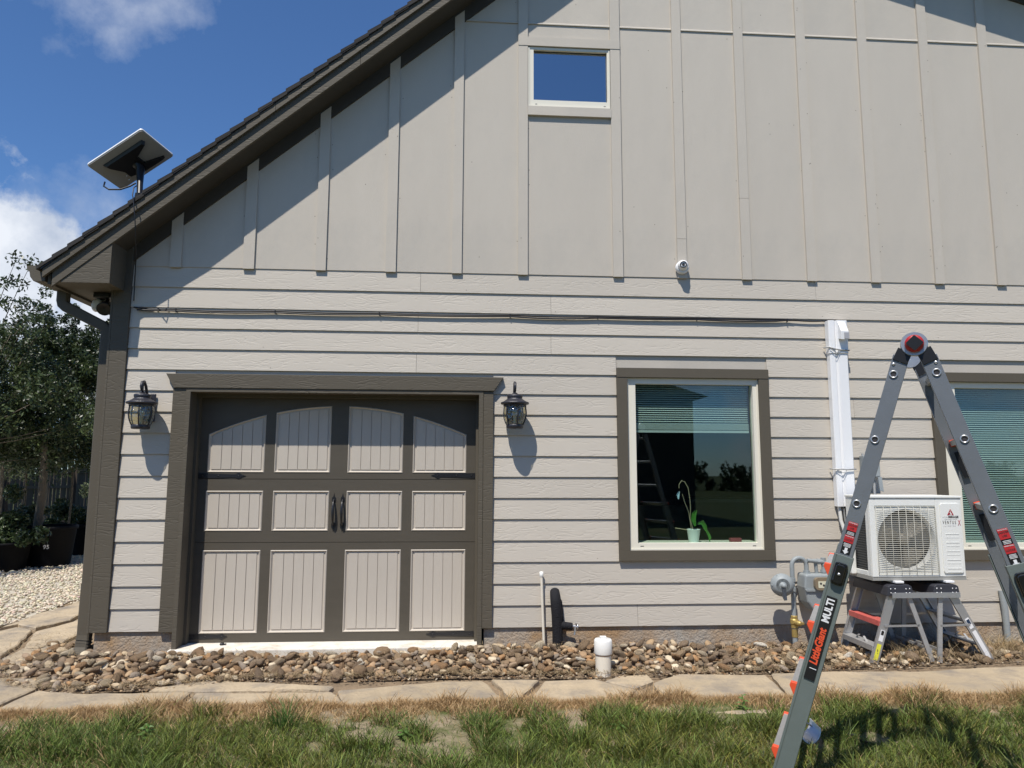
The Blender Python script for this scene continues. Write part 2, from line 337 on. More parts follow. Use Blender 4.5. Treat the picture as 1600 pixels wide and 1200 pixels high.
def text(s, size, pos, right, up, mt, parent, name='lettering', shear=0, depth=.0006, align='CENTER', sx=1.0, bold=.0):
    c = bpy.data.curves.new('t', 'FONT'); c.body = s; c.size = size; c.shear = shear; c.extrude = depth; c.align_x = align; c.align_y = 'CENTER'; c.offset = bold; c.resolution_u = 3
    o = bpy.data.objects.new('t', c); COL.objects.link(o)
    dg = bpy.context.evaluated_depsgraph_get(); me = bpy.data.meshes.new_from_object(o.evaluated_get(dg)); bpy.data.objects.remove(o)
    r = Vector(right).normalized(); u = Vector(up); u = (u-r*u.dot(r)).normalized(); n = r.cross(u)
    pos = Vector(pos)
    me.transform(Matrix(((r.x*sx, u.x, n.x, pos.x), (r.y*sx, u.y, n.y, pos.y), (r.z*sx, u.z, n.z, pos.z), (0, 0, 0, 1))))
    me.materials.clear(); me.materials.append(mt); me.name = name
    ob = bpy.data.objects.new(name, me); COL.objects.link(ob)
    if parent: ob.parent = parent; ob.location = -ploc(parent)
    return ob
def arc(c, r, a0, a1, n, u, v):
    c = Vector(c); u = Vector(u); v = Vector(v)
    return [c+(u*math.cos(R(a0+(a1-a0)*i/n))+v*math.sin(R(a0+(a1-a0)*i/n)))*r for i in range(n+1)]
def vnoise(x, y, s, seed=0):                          # smooth value noise
    r = np.random.default_rng(seed).random((64, 64)); x = np.asarray(x)*s+100.3; y = np.asarray(y)*s+100.7
    xi = np.floor(x).astype(int); yi = np.floor(y).astype(int); fx = x-xi; fy = y-yi; fx = fx*fx*(3-2*fx); fy = fy*fy*(3-2*fy)
    g = lambda a, b: r[a % 64, b % 64]
    return (g(xi, yi)*(1-fx)+g(xi+1, yi)*fx)*(1-fy)+(g(xi, yi+1)*(1-fx)+g(xi+1, yi+1)*fx)*fy

# ------------------------------------------------------------------ ground and setting
b = MB(); b.add([(-600, -600, -.05), (600, -600, -.05), (600, 600, -.05), (-600, 600, -.05)], [(0, 1, 2, 3)])
m_field = mat('far grass field', (.05, .068, .024), .95, var=.35, vscale=3, bump=.3, bscale=30, dirt=(.10, .09, .045), dirt_t=(.5, .7), dscale=.8, spec=.1)
tag(b.build('ground', m_field), kind='structure')
def sheet(name, poly, z, mt, step=None):
    b = MB(); b.prism([(x, y, z-.12) for x, y in poly], (0, 0, .12)); return tag(b.build(name, mt), kind='structure')
rock_bed = sheet('rock_bed', [(-3.5, -.55), (-2.9, -.98), (-2, -.82), (0, -.72), (1, -.84), (2.6, -.80), (3.4, -.66), (7.5, -.66), (7.5, -.03), (-2.98, -.03), (-3.1, .35), (-3.5, .1)], -.015, m_soil)
flag_path = sheet('flagstone_path', [(-6.5, -1.3), (-3, -1.62), (0, -1.5), (3, -1.52), (7.5, -1.6), (7.5, -.6), (-2.9, -.6), (-3.1, .6), (-4.0, 3.6), (-5, 3.4), (-5.2, 1.2), (-6.5, .3)], -.022, m_soil)
gravel_bed = sheet('gravel_bed', [(-16, -1.2), (-6.3, -.2), (-5.0, .5), (-4.4, 1.4), (-4.5, 2.7), (-3.05, 3.0), (-3.05, 14), (-16, 14)], -.01, mat('pale gravel base', (.5, .45, .36), .9, var=.3, vscale=60, bump=.3, bscale=60))

# flagstones
FL = [[(-120, 1120), (0, 1104), (60, 1078), (120, 1083), (298, 1081), (262, 1112), (240, 1130), (-120, 1190)],
 [(305, 1081), (520, 1079), (543, 1103), (534, 1125), (267, 1128)],
 [(527, 1077), (610, 1070), (700, 1062), (755, 1062), (786, 1087), (773, 1122), (552, 1122)],
 [(768, 1061), (843, 1062), (806, 1094), (796, 1087)],
 [(850, 1063), (930, 1060), (1000, 1078), (1042, 1101), (1030, 1120), (812, 1120)],
 [(965, 1055), (1012, 1052), (1022, 1062), (992, 1073), (945, 1062)],
 [(1020, 1067), (1060, 1053), (1197, 1055), (1236, 1091), (1225, 1115), (1058, 1116)],
 [(1205, 1051), (1300, 1048), (1450, 1047), (1530, 1042), (1680, 1037), (1760, 1100), (1500, 1104), (1246, 1103)],
 [(1690, 1034), (1900, 1030), (1960, 1110), (1770, 1105)],
 [(240, 1073), (330, 1062), (420, 1065), (522, 1071), (515, 1076), (300, 1078), (232, 1078)],
 [(-140, 1112), (-130, 1045), (-5, 1030), (8, 1057), (60, 1061), (57, 1075), (0, 1100)],
 [(-110, 1040), (-90, 1006), (0, 985), (26, 979), (50, 983), (29, 1006), (2, 1023)],
 [(56, 985), (115, 970), (130, 963), (128, 985), (100, 1001), (60, 1010), (38, 1010)],
 [(0, 981), (60, 958), (100, 948), (134, 940), (133, 955), (110, 968), (56, 980), (28, 975)],
 [(3, 1028), (35, 1013), (62, 1014), (90, 1004), (78, 1027), (35, 1047), (12, 1053)],
 [(104, 946), (140, 930), (152, 920), (150, 950), (137, 954)]]
for poly in FL:
    pts = [gr(px, py, .015) for px, py in poly]; c = sum(pts, Vector())/len(pts); out = []
    n = len(pts)
    for i in range(n):                                # ragged edges
        a, d = pts[i], pts[(i+1) % n]; seg = max(1, int((d-a).length/.09))
        for k in range(seg):
            p = a.lerp(d, k/seg)
            if k: p = p+Vector((random.uniform(-1, 1), random.uniform(-1, 1), 0))*.011
            out.append(p+(c-p).normalized()*.002)
    th = random.uniform(-.004, .006)
    bot = [(p.x, p.y, -.03) for p in out]; top = [(p.x, p.y, .004+th) for p in out]; ins = [tuple(Vector((p.x, p.y, .012+th))+(Vector((c.x, c.y, 0))-Vector((p.x, p.y, 0))).normalized()*.014) for p in out]
    k = len(out); b = MB()
    v = bot+top+ins; f = [(i, (i+1) % k, (i+1) % k+k, i+k) for i in range(k)]+[(i+k, (i+1) % k+k, (i+1) % k+2*k, i+2*k) for i in range(k)]+[tuple(range(2*k, 3*k))]
    b.add(v, f); b.build('flagstone', m_flag, flag_path)

# ------------------------------------------------------------------ rocks
def ico(sub):
    bm = bmesh.new(); bmesh.ops.create_icosphere(bm, subdivisions=sub, radius=1); bm.verts.ensure_lookup_table()
    V = np.array([v.co[:] for v in bm.verts]); Fc = np.array([[v.index for v in f.verts] for f in bm.faces]); bm.free(); return V, Fc
I2, F2 = ico(2); I1, F1 = ico(1)
def rockshape(seed, V, amp=.34):
    r = np.random.default_rng(seed); k = r.normal(size=(8, 3)); o = V.copy()
    for q in k: q /= np.linalg.norm(q); o *= (1-amp*np.maximum(0, V@q-.45)[:, None]*1.5)
    return o*(1+r.normal(size=(len(V), 1))*.025)
protos = []
for i in range(14):
    V = rockshape(i, I2)*np.array([1, random.uniform(.62, .9), random.uniform(.42, .68)])
    ob = npmesh('river_rock', V, F2, m_rock, smooth=True); me = ob.data; bpy.data.objects.remove(ob); protos.append(me)
def rotm(n):                                          # random rotations, mostly flat lying
    a = rng.random(n)*6.283; tx = rng.normal(size=n)*.38; ty = rng.normal(size=n)*.38
    ca, sa = np.cos(a), np.sin(a); cx, sx = np.cos(tx), np.sin(tx); cy, sy = np.cos(ty), np.sin(ty); Z = np.zeros(n); O = np.ones(n)
    Rz = np.stack([ca, -sa, Z, sa, ca, Z, Z, Z, O], 1).reshape(n, 3, 3); Rx = np.stack([O, Z, Z, Z, cx, -sx, Z, sx, cx], 1).reshape(n, 3, 3); Ry = np.stack([cy, Z, sy, Z, O, Z, -sy, Z, cy], 1).reshape(n, 3, 3)
    return Rx@Ry@Rz, a, tx, ty
fx = np.array([-3.4, -3.05, -2.6, -2.2, -1.5, -.6, 0, .7, 1.3, 2.0, 2.6, 3.2, 4.4, 5, 7])   # front edge of the bed
fy = np.array([-.50, -.86, -.98, -.94, -.75, -.77, -.75, -.81, -.79, -.79, -.72, -.66, -.55, -.45, -.45])
def front(x): return np.interp(x, fx, fy)
def mound(x, y):
    t = (0-y)/np.maximum(.2, -front(x)); base = np.interp(t, [0, .25, .7, 1], [.06, .045, .025, .008])
    return base*np.interp(x, [-3.4, -2.9, -2.0, -1.5, -.5, -.1, .6, 1.2, 2.4, 3.2, 5], [.3, .5, .5, .15, .15, 1.0, .9, 1.1, .8, .5, .3])
rocks = []
def slab_ok(x, y): return not (-2.36 < x < .12 and y > -.10)
cell = {}
tries = 0
while tries < 26000 and len(rocks) < 1250:
    tries += 1
    x = random.uniform(-3.45, 5.4); y = random.uniform(-1.0, -.02 if x > -2.98 else .35)
    if y < front(x)+random.uniform(0, .05) or not slab_ok(x, y): continue
    if x > 4.25 and random.random() < .8: continue
    r = min(.088, max(.026, random.lognormvariate(math.log(.045), .34)))
    if x < -.9: r = min(r, .068)
    y = min(y, -.02-r*.8) if x > -2.98 else y
    lay = 0 if tries < 12000 else 1
    if lay: r = min(r, .05)
    if lay and y > -.02-.12: continue
    ok = True
    for i in range(int(x*8)-1, int(x*8)+2):
        for j in range(int(y*8)-2, int(y*8)+3):
            for (X, Y, q, l2) in cell.get((i, j), ()):
                if (l2 == lay) and (X-x)**2+(Y-y)**2 < (.74*(q+r))**2: ok = False
    for (X, Y, q) in ((1.05, -.78, .075), (.716, -.03, .02), (.826, -.06, .05), (2.82, -.1, .04), (3.232, -.57, .03), (4.256, -.47, .03), (3.70, -.57, .025), (3.76, -.57, .025)):
        if (X-x)**2+(Y-y)**2 < (q+r*.7)**2: ok = False
    if not ok: continue
    cell.setdefault((int(x*8), int(y*8)), []).append((x, y, r, lay))
    z = float(mound(np.array(x), np.array(y)))*(.75 if lay == 0 else .8)+(r*.28 if lay == 0 else r*.30+.020)
    rocks.append((x, y, z, r, lay))
order = sorted(range(len(rocks)), key=lambda i: -rocks[i][3]*(1.3 if rocks[i][4] else 1))
big = order[:300]; small = order[300:]
for i in big:
    x, y, z, r, l_ = rocks[i]
    o = bpy.data.objects.new('river_rock', random.choice(protos)); COL.objects.link(o); o.parent = rock_bed
    o.location = (x, y, z); o.rotation_euler = (random.gauss(0, .35), random.gauss(0, .35), random.uniform(0, 6.28)); o.scale = (r*random.uniform(1, 1.4), r*random.uniform(.85, 1.1), r*random.uniform(.85, 1.15))
pal = np.array([(.21, .145, .088), (.29, .195, .115), (.17, .122, .082), (.33, .23, .135), (.235, .19, .145), (.30, .175, .085), (.25, .18, .12), (.37, .29, .19), (.50, .42, .30), (.62, .58, .5)])*1.2
def scatter(name, P, Rr, Sc, mt, cols, base, parent=None, smooth=True):
    n = len(P); Vs = []; kinds = [rockshape(90+i, base[0]) for i in range(6)]; kk = rng.integers(0, 6, n)
    B = np.stack(kinds)[kk]                          # n,k,3
    V = np.einsum('nij,nkj->nki', Rr, B*Sc[:, None, :])+P[:, None, :]
    k = base[0].shape[0]; Fc = (base[1][None]+(np.arange(n)*k)[:, None, None]).reshape(-1, 3)
    return npmesh(name, V.reshape(-1, 3), Fc, mt, np.repeat(cols, k, 0), smooth=smooth, parent=parent)
a = np.array([rocks[i][:4] for i in small]); n = len(a); Rr, *_ = rotm(n)
Sc = np.stack([a[:, 3]*1.2, a[:, 3]*.85, a[:, 3]*.6], 1); cols = pal[rng.integers(0, 9, n)]*(rng.random((n, 1))*.3+.85)
tag(scatter('small_river_rocks', a[:, :3], Rr, Sc, m_rocka, cols, (I2, F2), rock_bed), kind='stuff')
# pea-sized grit and chips between the rocks
n = 5200; x = rng.uniform(-3.4, 5.8, n); y = rng.uniform(-1.05, -.03, n); k = (y > front(x)-.05-.05*rng.random(n)); x, y = x[k], y[k]
k = np.array([slab_ok(p, q) for p, q in zip(x, y)]); x, y = x[k], y[k]; n = len(x); s = rng.uniform(.006, .016, n)
Rr, *_ = rotm(n); tag(scatter('rock_chips', np.stack([x, y, mound(x, y)*.6+s*.3], 1), Rr, np.stack([s*1.3, s, s*.7], 1), m_rocka, pal[rng.integers(0, 9, n)]*(rng.random((n, 1))*.5+.6), (I1, F1), rock_bed), kind='stuff')
# mounded soil under the rocks
xs = np.linspace(-3.42, 7, 140); ts = np.linspace(0, 1, 14); V = []
for X in xs:
    for t_ in ts:
        Y = -.025+(front(X)+.02)*t_*1.0; z = float(mound(np.array(X), np.array(Y)))*.72*(1-t_**6)-.012
        if not slab_ok(X, Y+.02): z = -.014
        V.append((X, Y, z+.004*random.random()))
V = np.array(V); Fc = np.array([[i*14+j, (i+1)*14+j, (i+1)*14+j+1, i*14+j+1] for i in range(139) for j in range(13)])
tag(npmesh('rock_bed_soil', V, Fc, m_soil, smooth=True), kind='structure')

# white gravel beside the house
n = 15000; px = rng.uniform(-60, 175, n); t_ = rng.random(n); x = rng.uniform(-7.6, -3.1, n); y = rng.uniform(-.9, 7.5, n)
edge = np.interp(y, [-1, -.2, .5, 1.3, 2.7, 2.9], [-6.4, -5.9, -4.9, -4.35, -4.3, -3.1]); k = x < edge+rng.normal(size=n)*.03; x, y = x[k], y[k]; n = len(x)
s = rng.uniform(.012, .028, n); Rr, *_ = rotm(n)
c = np.array([.62, .535, .40])*(rng.random((n, 1))*.55+.65)*(1+rng.normal(size=(n, 3))*.04)
tag(scatter('white_gravel', np.stack([x, y, s*.3-.005+rng.random(n)*.01], 1), Rr, np.stack([s*1.2, s, s*.7], 1), m_grav, np.clip(c, 0, .8), (I1, F1), gravel_bed, smooth=False), kind='stuff')

# ------------------------------------------------------------------ grass
def lawn_edge(x): return -.055+np.interp(x, [-6, -2.9, -2.3, -1.5, -.7, 0, .8, 1.5, 2.2, 3.0, 3.9, 5], [-1.30, -1.40, -1.36, -1.31, -1.37, -1.33, -1.37, -1.31, -1.36, -1.36, -1.44, -1.45])
xs = np.linspace(-9, 9, 320); V = []
for X in xs:
    e = float(lawn_edge(X))+.02*math.sin(X*9)+.012*math.sin(X*23)
    for d_ in (0, .025, .06, .12, .25, .4, .6, .85, 1.2, 1.8, 3, 6):
        V.append((X, e-d_, -.03+.052*min(1, d_/.06)-.035*min(1, max(0, d_-.1))+.006*math.sin(X*7+d_*11)*(d_ > .03)))
V = np.array(V); Fc = np.array([[i*12+j, i*12+j+1, (i+1)*12+j+1, (i+1)*12+j] for i in range(319) for j in range(11)])
tag(npmesh('lawn', V, Fc, m_lawnsoil, smooth=True), kind='structure')
def turf_z(x, y): d_ = lawn_edge(x)-y; return -.03+.048*np.clip(d_/.06, 0, 1)-.035*np.clip(d_-.1, 0, 1)
def blades(name, x, y, h, w, lean, col, mt, z0=0.0, parent=None, curl=None):
    n = len(x); az = rng.random(n)*6.283; la = rng.random(n)*6.283; dx, dy = np.cos(la)*lean*h, np.sin(la)*lean*h
    wx, wy = np.cos(az)*w/2, np.sin(az)*w/2; z = np.full(n, z0) if np.isscalar(z0) else z0
    P = np.zeros((n, 7, 3))
    for i, (t, ww, q) in enumerate(((0, 1, 0), (.45, .85, .28), (.8, .55, .68))):
        cx, cy, cz = x+dx*q, y+dy*q, z+h*t*(1-.18*lean*t)
        P[:, 2*i] = np.stack([cx-wx*ww, cy-wy*ww, cz], 1); P[:, 2*i+1] = np.stack([cx+wx*ww, cy+wy*ww, cz], 1)
    P[:, 6] = np.stack([x+dx, y+dy, z+h*(1-.3*lean)], 1)
    o = (np.arange(n)*7)[:, None]
    T = np.array([[0, 1, 3], [0, 3, 2], [2, 3, 5], [2, 5, 4], [4, 5, 6]]); Fc = (T[None]+o[:, :, None]).reshape(-1, 3)
    C = np.repeat(col, 7, 0)
    return tag(npmesh(name, P.reshape(-1, 3), Fc, mt, C, smooth=False, parent=parent), kind='stuff')
def lawn(n, x0, x1, y0, y1, wmul=1, name='grass'):
    x = rng.uniform(x0, x1, n); y = rng.uniform(y0, y1, n); e = lawn_edge(x)
    p1 = vnoise(x, y, 1.7, 1); p2 = vnoise(x, y, 5.5, 2); p3 = vnoise(x, y, 14, 3)
    bare = (p2*.5+p1*.35+p3*.25) < .33+.10*((x > -1.5) & (x < 3))*(y < e-.25)*(y > -2.35)
    ed = e-y+(p2-.5)*.16+(p3-.5)*.08
    bq = gr(1268, 1165, .0); bare = bare | ((x-bq.x)**2+((y-bq.y)*1.0)**2 < .008)
    keep = (y < e+rng.random(n)*.04) & ~(bare & (rng.random(n) < .93)) & (rng.random(n) < np.clip(.75+p3*.5-.18*(ed < .05), .2, 1))
    x, y, ed, p1, p2, p3 = [q[keep] for q in (x, y, ed, p1, p2, p3)]; n = len(x)
    dry = np.clip(1.40-ed/.30, 0, 1)*.95+(p1 < .36)*.15+(p3 < .25)*.10; isdry = rng.random(n) < np.clip(dry+.03, 0, .97)
    h = (.026+.044*rng.random(n)**1.4)*(1+.8*(p2 > .6))*np.where(isdry, np.where(ed < .35, 1.15, .85), np.clip(.5+ed/.55, .5, 1.05))*(1+.35*np.clip(ed, 0, 1))
    g = np.array([.105, .168, .034])*(rng.random((n, 1))**1.5*1.5+.35); g[:, 0] *= 1+.9*rng.random(n)*p1; 
    s = np.array([.54, .37, .19])*(rng.random((n, 1))*.6+.55)
    col = np.where(isdry[:, None], s, g)
    return blades(name, x, y, h, (.0024+.0032*rng.random(n))*wmul, .35+.75*rng.random(n), col, m_grass, turf_z(x, y)-.004)
lawn(185000, -4.4, 4.9, -2.75, -1.27)
lawn(42000, -5.5, 6, -4.6, -2.72, 1.9, 'near_grass')
n = 120000; x = rng.uniform(-4.4, 4.9, n); y = lawn_edge(x)+.02+.05*(vnoise(x, x*0, 3, 9)-.5)-np.abs(rng.normal(size=n))*.10; p2 = vnoise(x, y, 5.5, 2); p3 = vnoise(x, y, 14, 3); k = rng.random(n) < .35+.9*p3; x, y, p2 = x[k], y[k], p2[k]; n = len(x)
blades('dry_grass', x, y, (.026+.046*rng.random(n)**1.5)*(.75+.6*p2), .002+.0016*rng.random(n), .3+.8*rng.random(n), np.array([.56, .375, .185])*(rng.random((n, 1))*.6+.5), m_grass, turf_z(x, y)-.004)
# taller tufts
def tuft(name, label, x, y, n, h, spread, dryf=.15, wid=.005, lean=(.2, .7), z=-.04):
    X = x+rng.normal(size=n)*spread; Y = y+rng.normal(size=n)*spread*.7
    d = rng.random(n) < dryf; g = np.array([.075, .15, .03])*(rng.random((n, 1))*.8+.6); s = np.array([.45, .33, .17])*(rng.random((n, 1))*.6+.6)
    o = blades(name, X, Y, h*(.45+.6*rng.random(n)), wid*(.6+.6*rng.random(n)), lean[0]+(lean[1]-lean[0])*rng.random(n), np.where(d[:, None], s, g), m_grass, z)
    o['category'] = 'grass tuft'; o['label'] = label; del o['kind']; return o
def tp(px, py): p = gr(px, py, -.03); return p.x, p.y
tuft('grass_tuft', 'tall dark green grass tuft on lawn edge in front of the garage door', *tp(445, 1150), 130, .26, .035, .1)
tuft('grass_tuft', 'wispy green tuft leaning on dry turf left of the black spigot', *tp(752, 1122), 40, .15, .03, .3)
tuft('grass_tuft', 'green and straw tuft on path edge at the far right', *tp(1558, 1108), 190, .13, .055, .5)
tuft('grass_tuft', 'short broad tuft in lawn right of the bare sandy patch', *tp(1020, 1150), 70, .17, .02, .1)
tuft('grass_tuft', 'long thin grass blades near path beside the ladder shadow', *tp(1445, 1125), 30, .19, .03, .2)
tuft('grass_tuft', 'broad bladed green tuft low in the lawn below the left lantern', *tp(150, 1185), 90, .16, .06, .1, .007)
def weed(label, px, py, h, n, s):
    x, y = tp(px, py); t = thing('weed', label, 'weed', (x, y, -.04)); b = MB(); b.tube([(x, y, -.04), (x+.01, y, h*.6), (x, y+.01, h)], [.004, .003, .002], 6); b.build('stem', m_orch, t)
    for i in range(n):
        z = h*(.15+.85*i/n); a_ = i*2.4; d = Vector((math.cos(a_), math.sin(a_), .35)); c_ = Vector((x, y, z)); p = Vector((-math.sin(a_), math.cos(a_), 0)); L_ = s*(1.2-.5*i/n)
        b = MB(); b.add([c_, c_+d*L_*.4+p*L_*.22, c_+d*L_*.45+Vector((0, 0, .006)), c_+d*L_*.4-p*L_*.22, c_+d*L_+Vector((0, 0, -.25*L_))], [(0, 1, 2), (0, 2, 3), (1, 4, 2), (2, 4, 3)]); b.build('leaf', m_weed, t)
m_weed = mat('weed leaf', (.11, .20, .04), .5, var=.2, vscale=20, trans=.3)
weed('small leafy weed standing on lawn edge between the window and the ladder', 1161, 1122, .11, 9, .05)
weed('broad leaved weed spreading in grass below the plastic cleanout pipe', 968, 1155, .05, 12, .07)
weed('bright green bushy weed in grass left of the tall tuft', 228, 1168, .09, 16, .055)
weed('low pale green weed in grass under the right of the garage door', 632, 1165, .05, 12, .06)
# straw and dead twigs over the stones
def litter(name, n, x0, x1, yf, zf=.02, L_=(.03, .09), mt=None, up=.25):
    x = rng.uniform(x0, x1, n); y = yf(x, n); z = np.maximum(mound(x, y), .012)+zf*rng.random(n)+.004; a_ = rng.random(n)*6.283; l_ = rng.uniform(*L_, n); tz = rng.random(n)*up*l_
    d = np.stack([np.cos(a_)*l_, np.sin(a_)*l_, tz], 1); p = np.stack([-np.sin(a_), np.cos(a_), np.zeros(n)], 1)*.0014; c_ = np.stack([x, y, z], 1); bend = np.stack([p[:, 0]*8, p[:, 1]*8, rng.random(n)*.012], 1)
    P = np.stack([c_-p, c_+p, c_+d*.5+bend+p, c_+d*.5+bend-p, c_+d+p*.4, c_+d-p*.4], 1); Fc = (np.array([[0, 1, 2, 3], [3, 2, 4, 5]])[None]+(np.arange(n)*6)[:, None, None]).reshape(-1, 4)
    col = np.array([.42, .32, .19])*(rng.random((n, 1))*.9+.35)
    return tag(npmesh(name, P.reshape(-1, 3), Fc, m_straw, np.repeat(col, 6, 0)), kind='stuff')
litter('dead_twigs', 2600, -3.4, 3.1, lambda x, n: front(x)-.03+np.abs(rng.normal(size=n))*.06)
litter('dead_twigs', 700, -3.75, -3.0, lambda x, n: rng.uniform(-.5, .7, n), .03)
litter('dry_straw', 1500, 3.3, 5.4, lambda x, n: rng.uniform(-.7, -.05, n), .03, (.05, .17), up=.9)
litter('dry_straw', 900, 2.1, 3.4, lambda x, n: rng.uniform(-.7, -.1, n), .03, (.03, .10), up=.4)
litter('dry_straw', 1000, -2.3, .9, lambda x, n: -.12-np.abs(rng.normal(size=n))*.1, .035, (.03, .08))
for (lx, ly, nn, lab) in ((3.52, -.50, 130, 'dry straw clump between the left step ladder legs'), (4.55, -.25, 260, 'tall dry straw clump by wall at the right of the step ladders'), (4.95, -.35, 200, 'dry straw clump on the soil at the right edge')):
    X = lx+rng.normal(size=nn)*.09; Y = ly+rng.normal(size=nn)*.06
    o = blades('straw_clump', X, Y, .07+.16*rng.random(nn)**2, np.full(nn, .0026), .5+.9*rng.random(nn), np.array([.50, .38, .21])*(rng.random((nn, 1))*.6+.5), m_straw, .0)
    o['label'] = lab; o['category'] = 'dry grass'; del o['kind']

# ------------------------------------------------------------------ HOUSE
house = thing('house', 'greige sided house with brown trim, gable roof and garage door', 'house')
XL, XR = -2.975, 9.0
ZK = lambda k: 3.222-.1783*k
CORX = -2.835                                         # right edge of the corner board
W1o = (1.340, 2.705, .730, 2.392); W2o = (4.215, 5.83, .722, 2.388)      # outer edges of the window casings
D0, D1, DT = -2.432, .257, 2.292                      # garage casing outer edges, top of the head board
def gab(x): return min(5.629+.835*x, 7.60-.283*x)     # lower edge of the frieze on the wall
def soff(x): return gab(x)+.13
# walls behind the cladding, with openings
b = MB()
def wallpiece(x0, x1, z0, z1): b.box(x0, x1, .004, .12, z0, z1)
cuts = [(-2.30, .14, -.02, 2.15), (1.43, 2.62, .82, 2.30), (4.31, 5.74, .82, 2.30)]
wallpiece(XL, -2.30, .19, 3.2); wallpiece(.14, 1.43, .19, 3.2); wallpiece(2.62, 4.31, .19, 3.2); wallpiece(5.74, XR, .19, 3.2)
wallpiece(-2.30, .14, 2.15, 3.2); wallpiece(1.43, 2.62, .19, .82); wallpiece(1.43, 2.62, 2.30, 3.2); wallpiece(4.31, 5.74, .19, .82); wallpiece(4.31, 5.74, 2.30, 3.2)
UW = (.610, 1.295, 4.870, 5.362)
def gp(xa, xb, z0=3.2, ztop=None):
    xs_ = [xa]+([1.763] if xa < 1.763 < xb else [])+[xb]
    top = [(x, soff(x)+.1 if ztop is None else ztop) for x in xs_]
    b.prism([(xa, .004, z0), (xb, .004, z0)]+[(x, .004, z) for x, z in reversed(top)], (0, .116, 0))
gp(-2.9, UW[0]); gp(UW[1], XR); gp(UW[0], UW[1], ztop=UW[2]); gp(UW[0], UW[1], z0=UW[3])
b.box(XL, XL+.12, .12, 9, .0, 3.3); b.box(XR-.12, XR, .12, 9, 0, 3.3); b.box(XL+.12, XR-.12, 8.9, 9, 0, 3.3)
b.build('wall', m_panel, house)
# footing
b = MB(); b.box(XL+.03, -2.325, .003, .30, -.3, .187); b.box(.19, XR-.02, .003, .30, -.3, .187)
b.build('foundation', m_conc, house)
b = MB(); b.prism([(-2.34, -.085, -.02), (.168, -.06, -.02), (.168, .5, -.02), (-2.34, .5, -.02)], (0, 0, .075)); b.build('door_slab', m_slab, house, bevel=.01)
# lap boards
def lap(x0, x1, zt, zb, k):
    if x1-x0 < .01: return
    b = MB(); o = ((x0+x1)/2, 0, (zt+zb)/2)
    yt, yb, th = -.004, -.0165, .0078
    zt2 = zt+.014; y2 = yt+.001
    b.prism([(x0, y2, zt2), (x0, yb, zb), (x0, yb+th, zb), (x0, min(.003, y2+th), zt2)], (x1-x0, 0, 0))
    b.build('siding_plank', m_lap, house, origin=o)
seams = {0: [(653+3)/1, 1277], 1: [861], 2: [653], 3: [861], 4: [651, 1300], 5: [861-400], 6: [1330]}
for k in range(17):
    zt, zb = ZK(k), ZK(k+1)
    spans = [(CORX+.001, XR)]
    def cut(a0, a1):
        global spans
        o = []
        for s0, s1 in spans:
            if a1 <= s0 or a0 >= s1: o.append((s0, s1)); continue
            if a0 > s0: o.append((s0, a0))
            if a1 < s1: o.append((a1, s1))
        spans = o
    if zb < DT-.01: cut(D0-.001, D1+.001)
    if zb < W1o[3] and zt > W1o[2]: cut(W1o[0]-.001, W1o[1]+.001)
    if zb < W2o[3] and zt > W2o[2]: cut(W2o[0]-.001, W2o[1]+.001)
    out = []
    for s0, s1 in spans:
        cs = [at(p, 500+k*10, -.015).x for p in seams.get(k, [])]+([s0+3.66*(.3+random.random())] if s1-s0 > 4 and k > 6 else [])+[5.9+.4*(k % 3)]
        cs = sorted(c for c in cs if s0+.15 < c < s1-.15); p = s0
        for c in cs: out.append((p, c-.0012)); p = c+.0012
        out.append((p, s1))
    for s0, s1 in out: lap(s0, s1, zt, zb, k)
# board and batten above
be = [(-2.53, -2.436), (-1.917, -1.822), (-1.301, -1.211), (-.697, -.606), (-.117, -.030), (.468, .556), (1.325, 1.415), (1.912, 1.998), (2.508, 2.595), (3.116, 3.205), (3.724, 3.811), (4.335, 4.423), (4.938, 5.025), (5.545, 5.633), (6.15, 6.24), (6.76, 6.85), (7.37, 7.46), (7.98, 8.07)]
ZF = 5.622
def clip_top(x0, x1, ztop=99):
    xs_ = [x0]+([1.763] if x0 < 1.763 < x1 else [])+[x1]
    return [(x, min(ztop, soff(x)-.02)) for x in xs_]
def gpanel(name, x0, x1, z0, ztop, y0, y1, mt):
    tp_ = clip_top(x0, x1, ztop)
    # where the rake crosses ztop, add the crossing point
    pts = []
    for i, (x, z) in enumerate(tp_):
        pts.append((x, z))
        if i+1 < len(tp_):
            xa, xb = x, tp_[i+1][0]
            xc = (ztop-.13+.02-5.629)/.835
            if xa+1e-3 < xc < xb-1e-3: pts.append((xc, ztop))
            xc = (7.60-(ztop-.13+.02))/.283
            if xa+1e-3 < xc < xb-1e-3: pts.append((xc, ztop))
    pts = [(x, max(z, z0)) for x, z in pts]
    if max(z for x, z in pts)-z0 < .01: return
    b = MB(); o = ((x0+x1)/2, 0, z0+.5)
    b.prism([(x0, y0, z0), (x1, y0, z0)]+[(x, y0, z) for x, z in reversed(pts) if z > z0+1e-4], (0, y1-y0, 0))
    b.build(name, mt, house, origin=o)
bx = [CORX+.02]+[(p[0]+p[1])/2 for p in be]+[XR]
ZB = ZK(0)+.002
for i in range(len(bx)-1):
    x0, x1 = bx[i]+.001, bx[i+1]-.001
    if x0 < UW[0] < x1:
        gpanel('siding_panel', x0, x1, ZB, 4.80, -.012, .003, m_panel); gpanel('siding_panel', x0, x1, 5.39, ZF, -.012, .003, m_panel)
        gpanel('siding_panel', x0, x1, ZF+.012, 99, -.012, .003, m_panel); continue
    gpanel('siding_panel', x0, x1, ZB, ZF, -.012, .003, m_panel)
    gpanel('siding_panel', x0, x1, ZF+.012, 99, -.012, .003, m_panel)
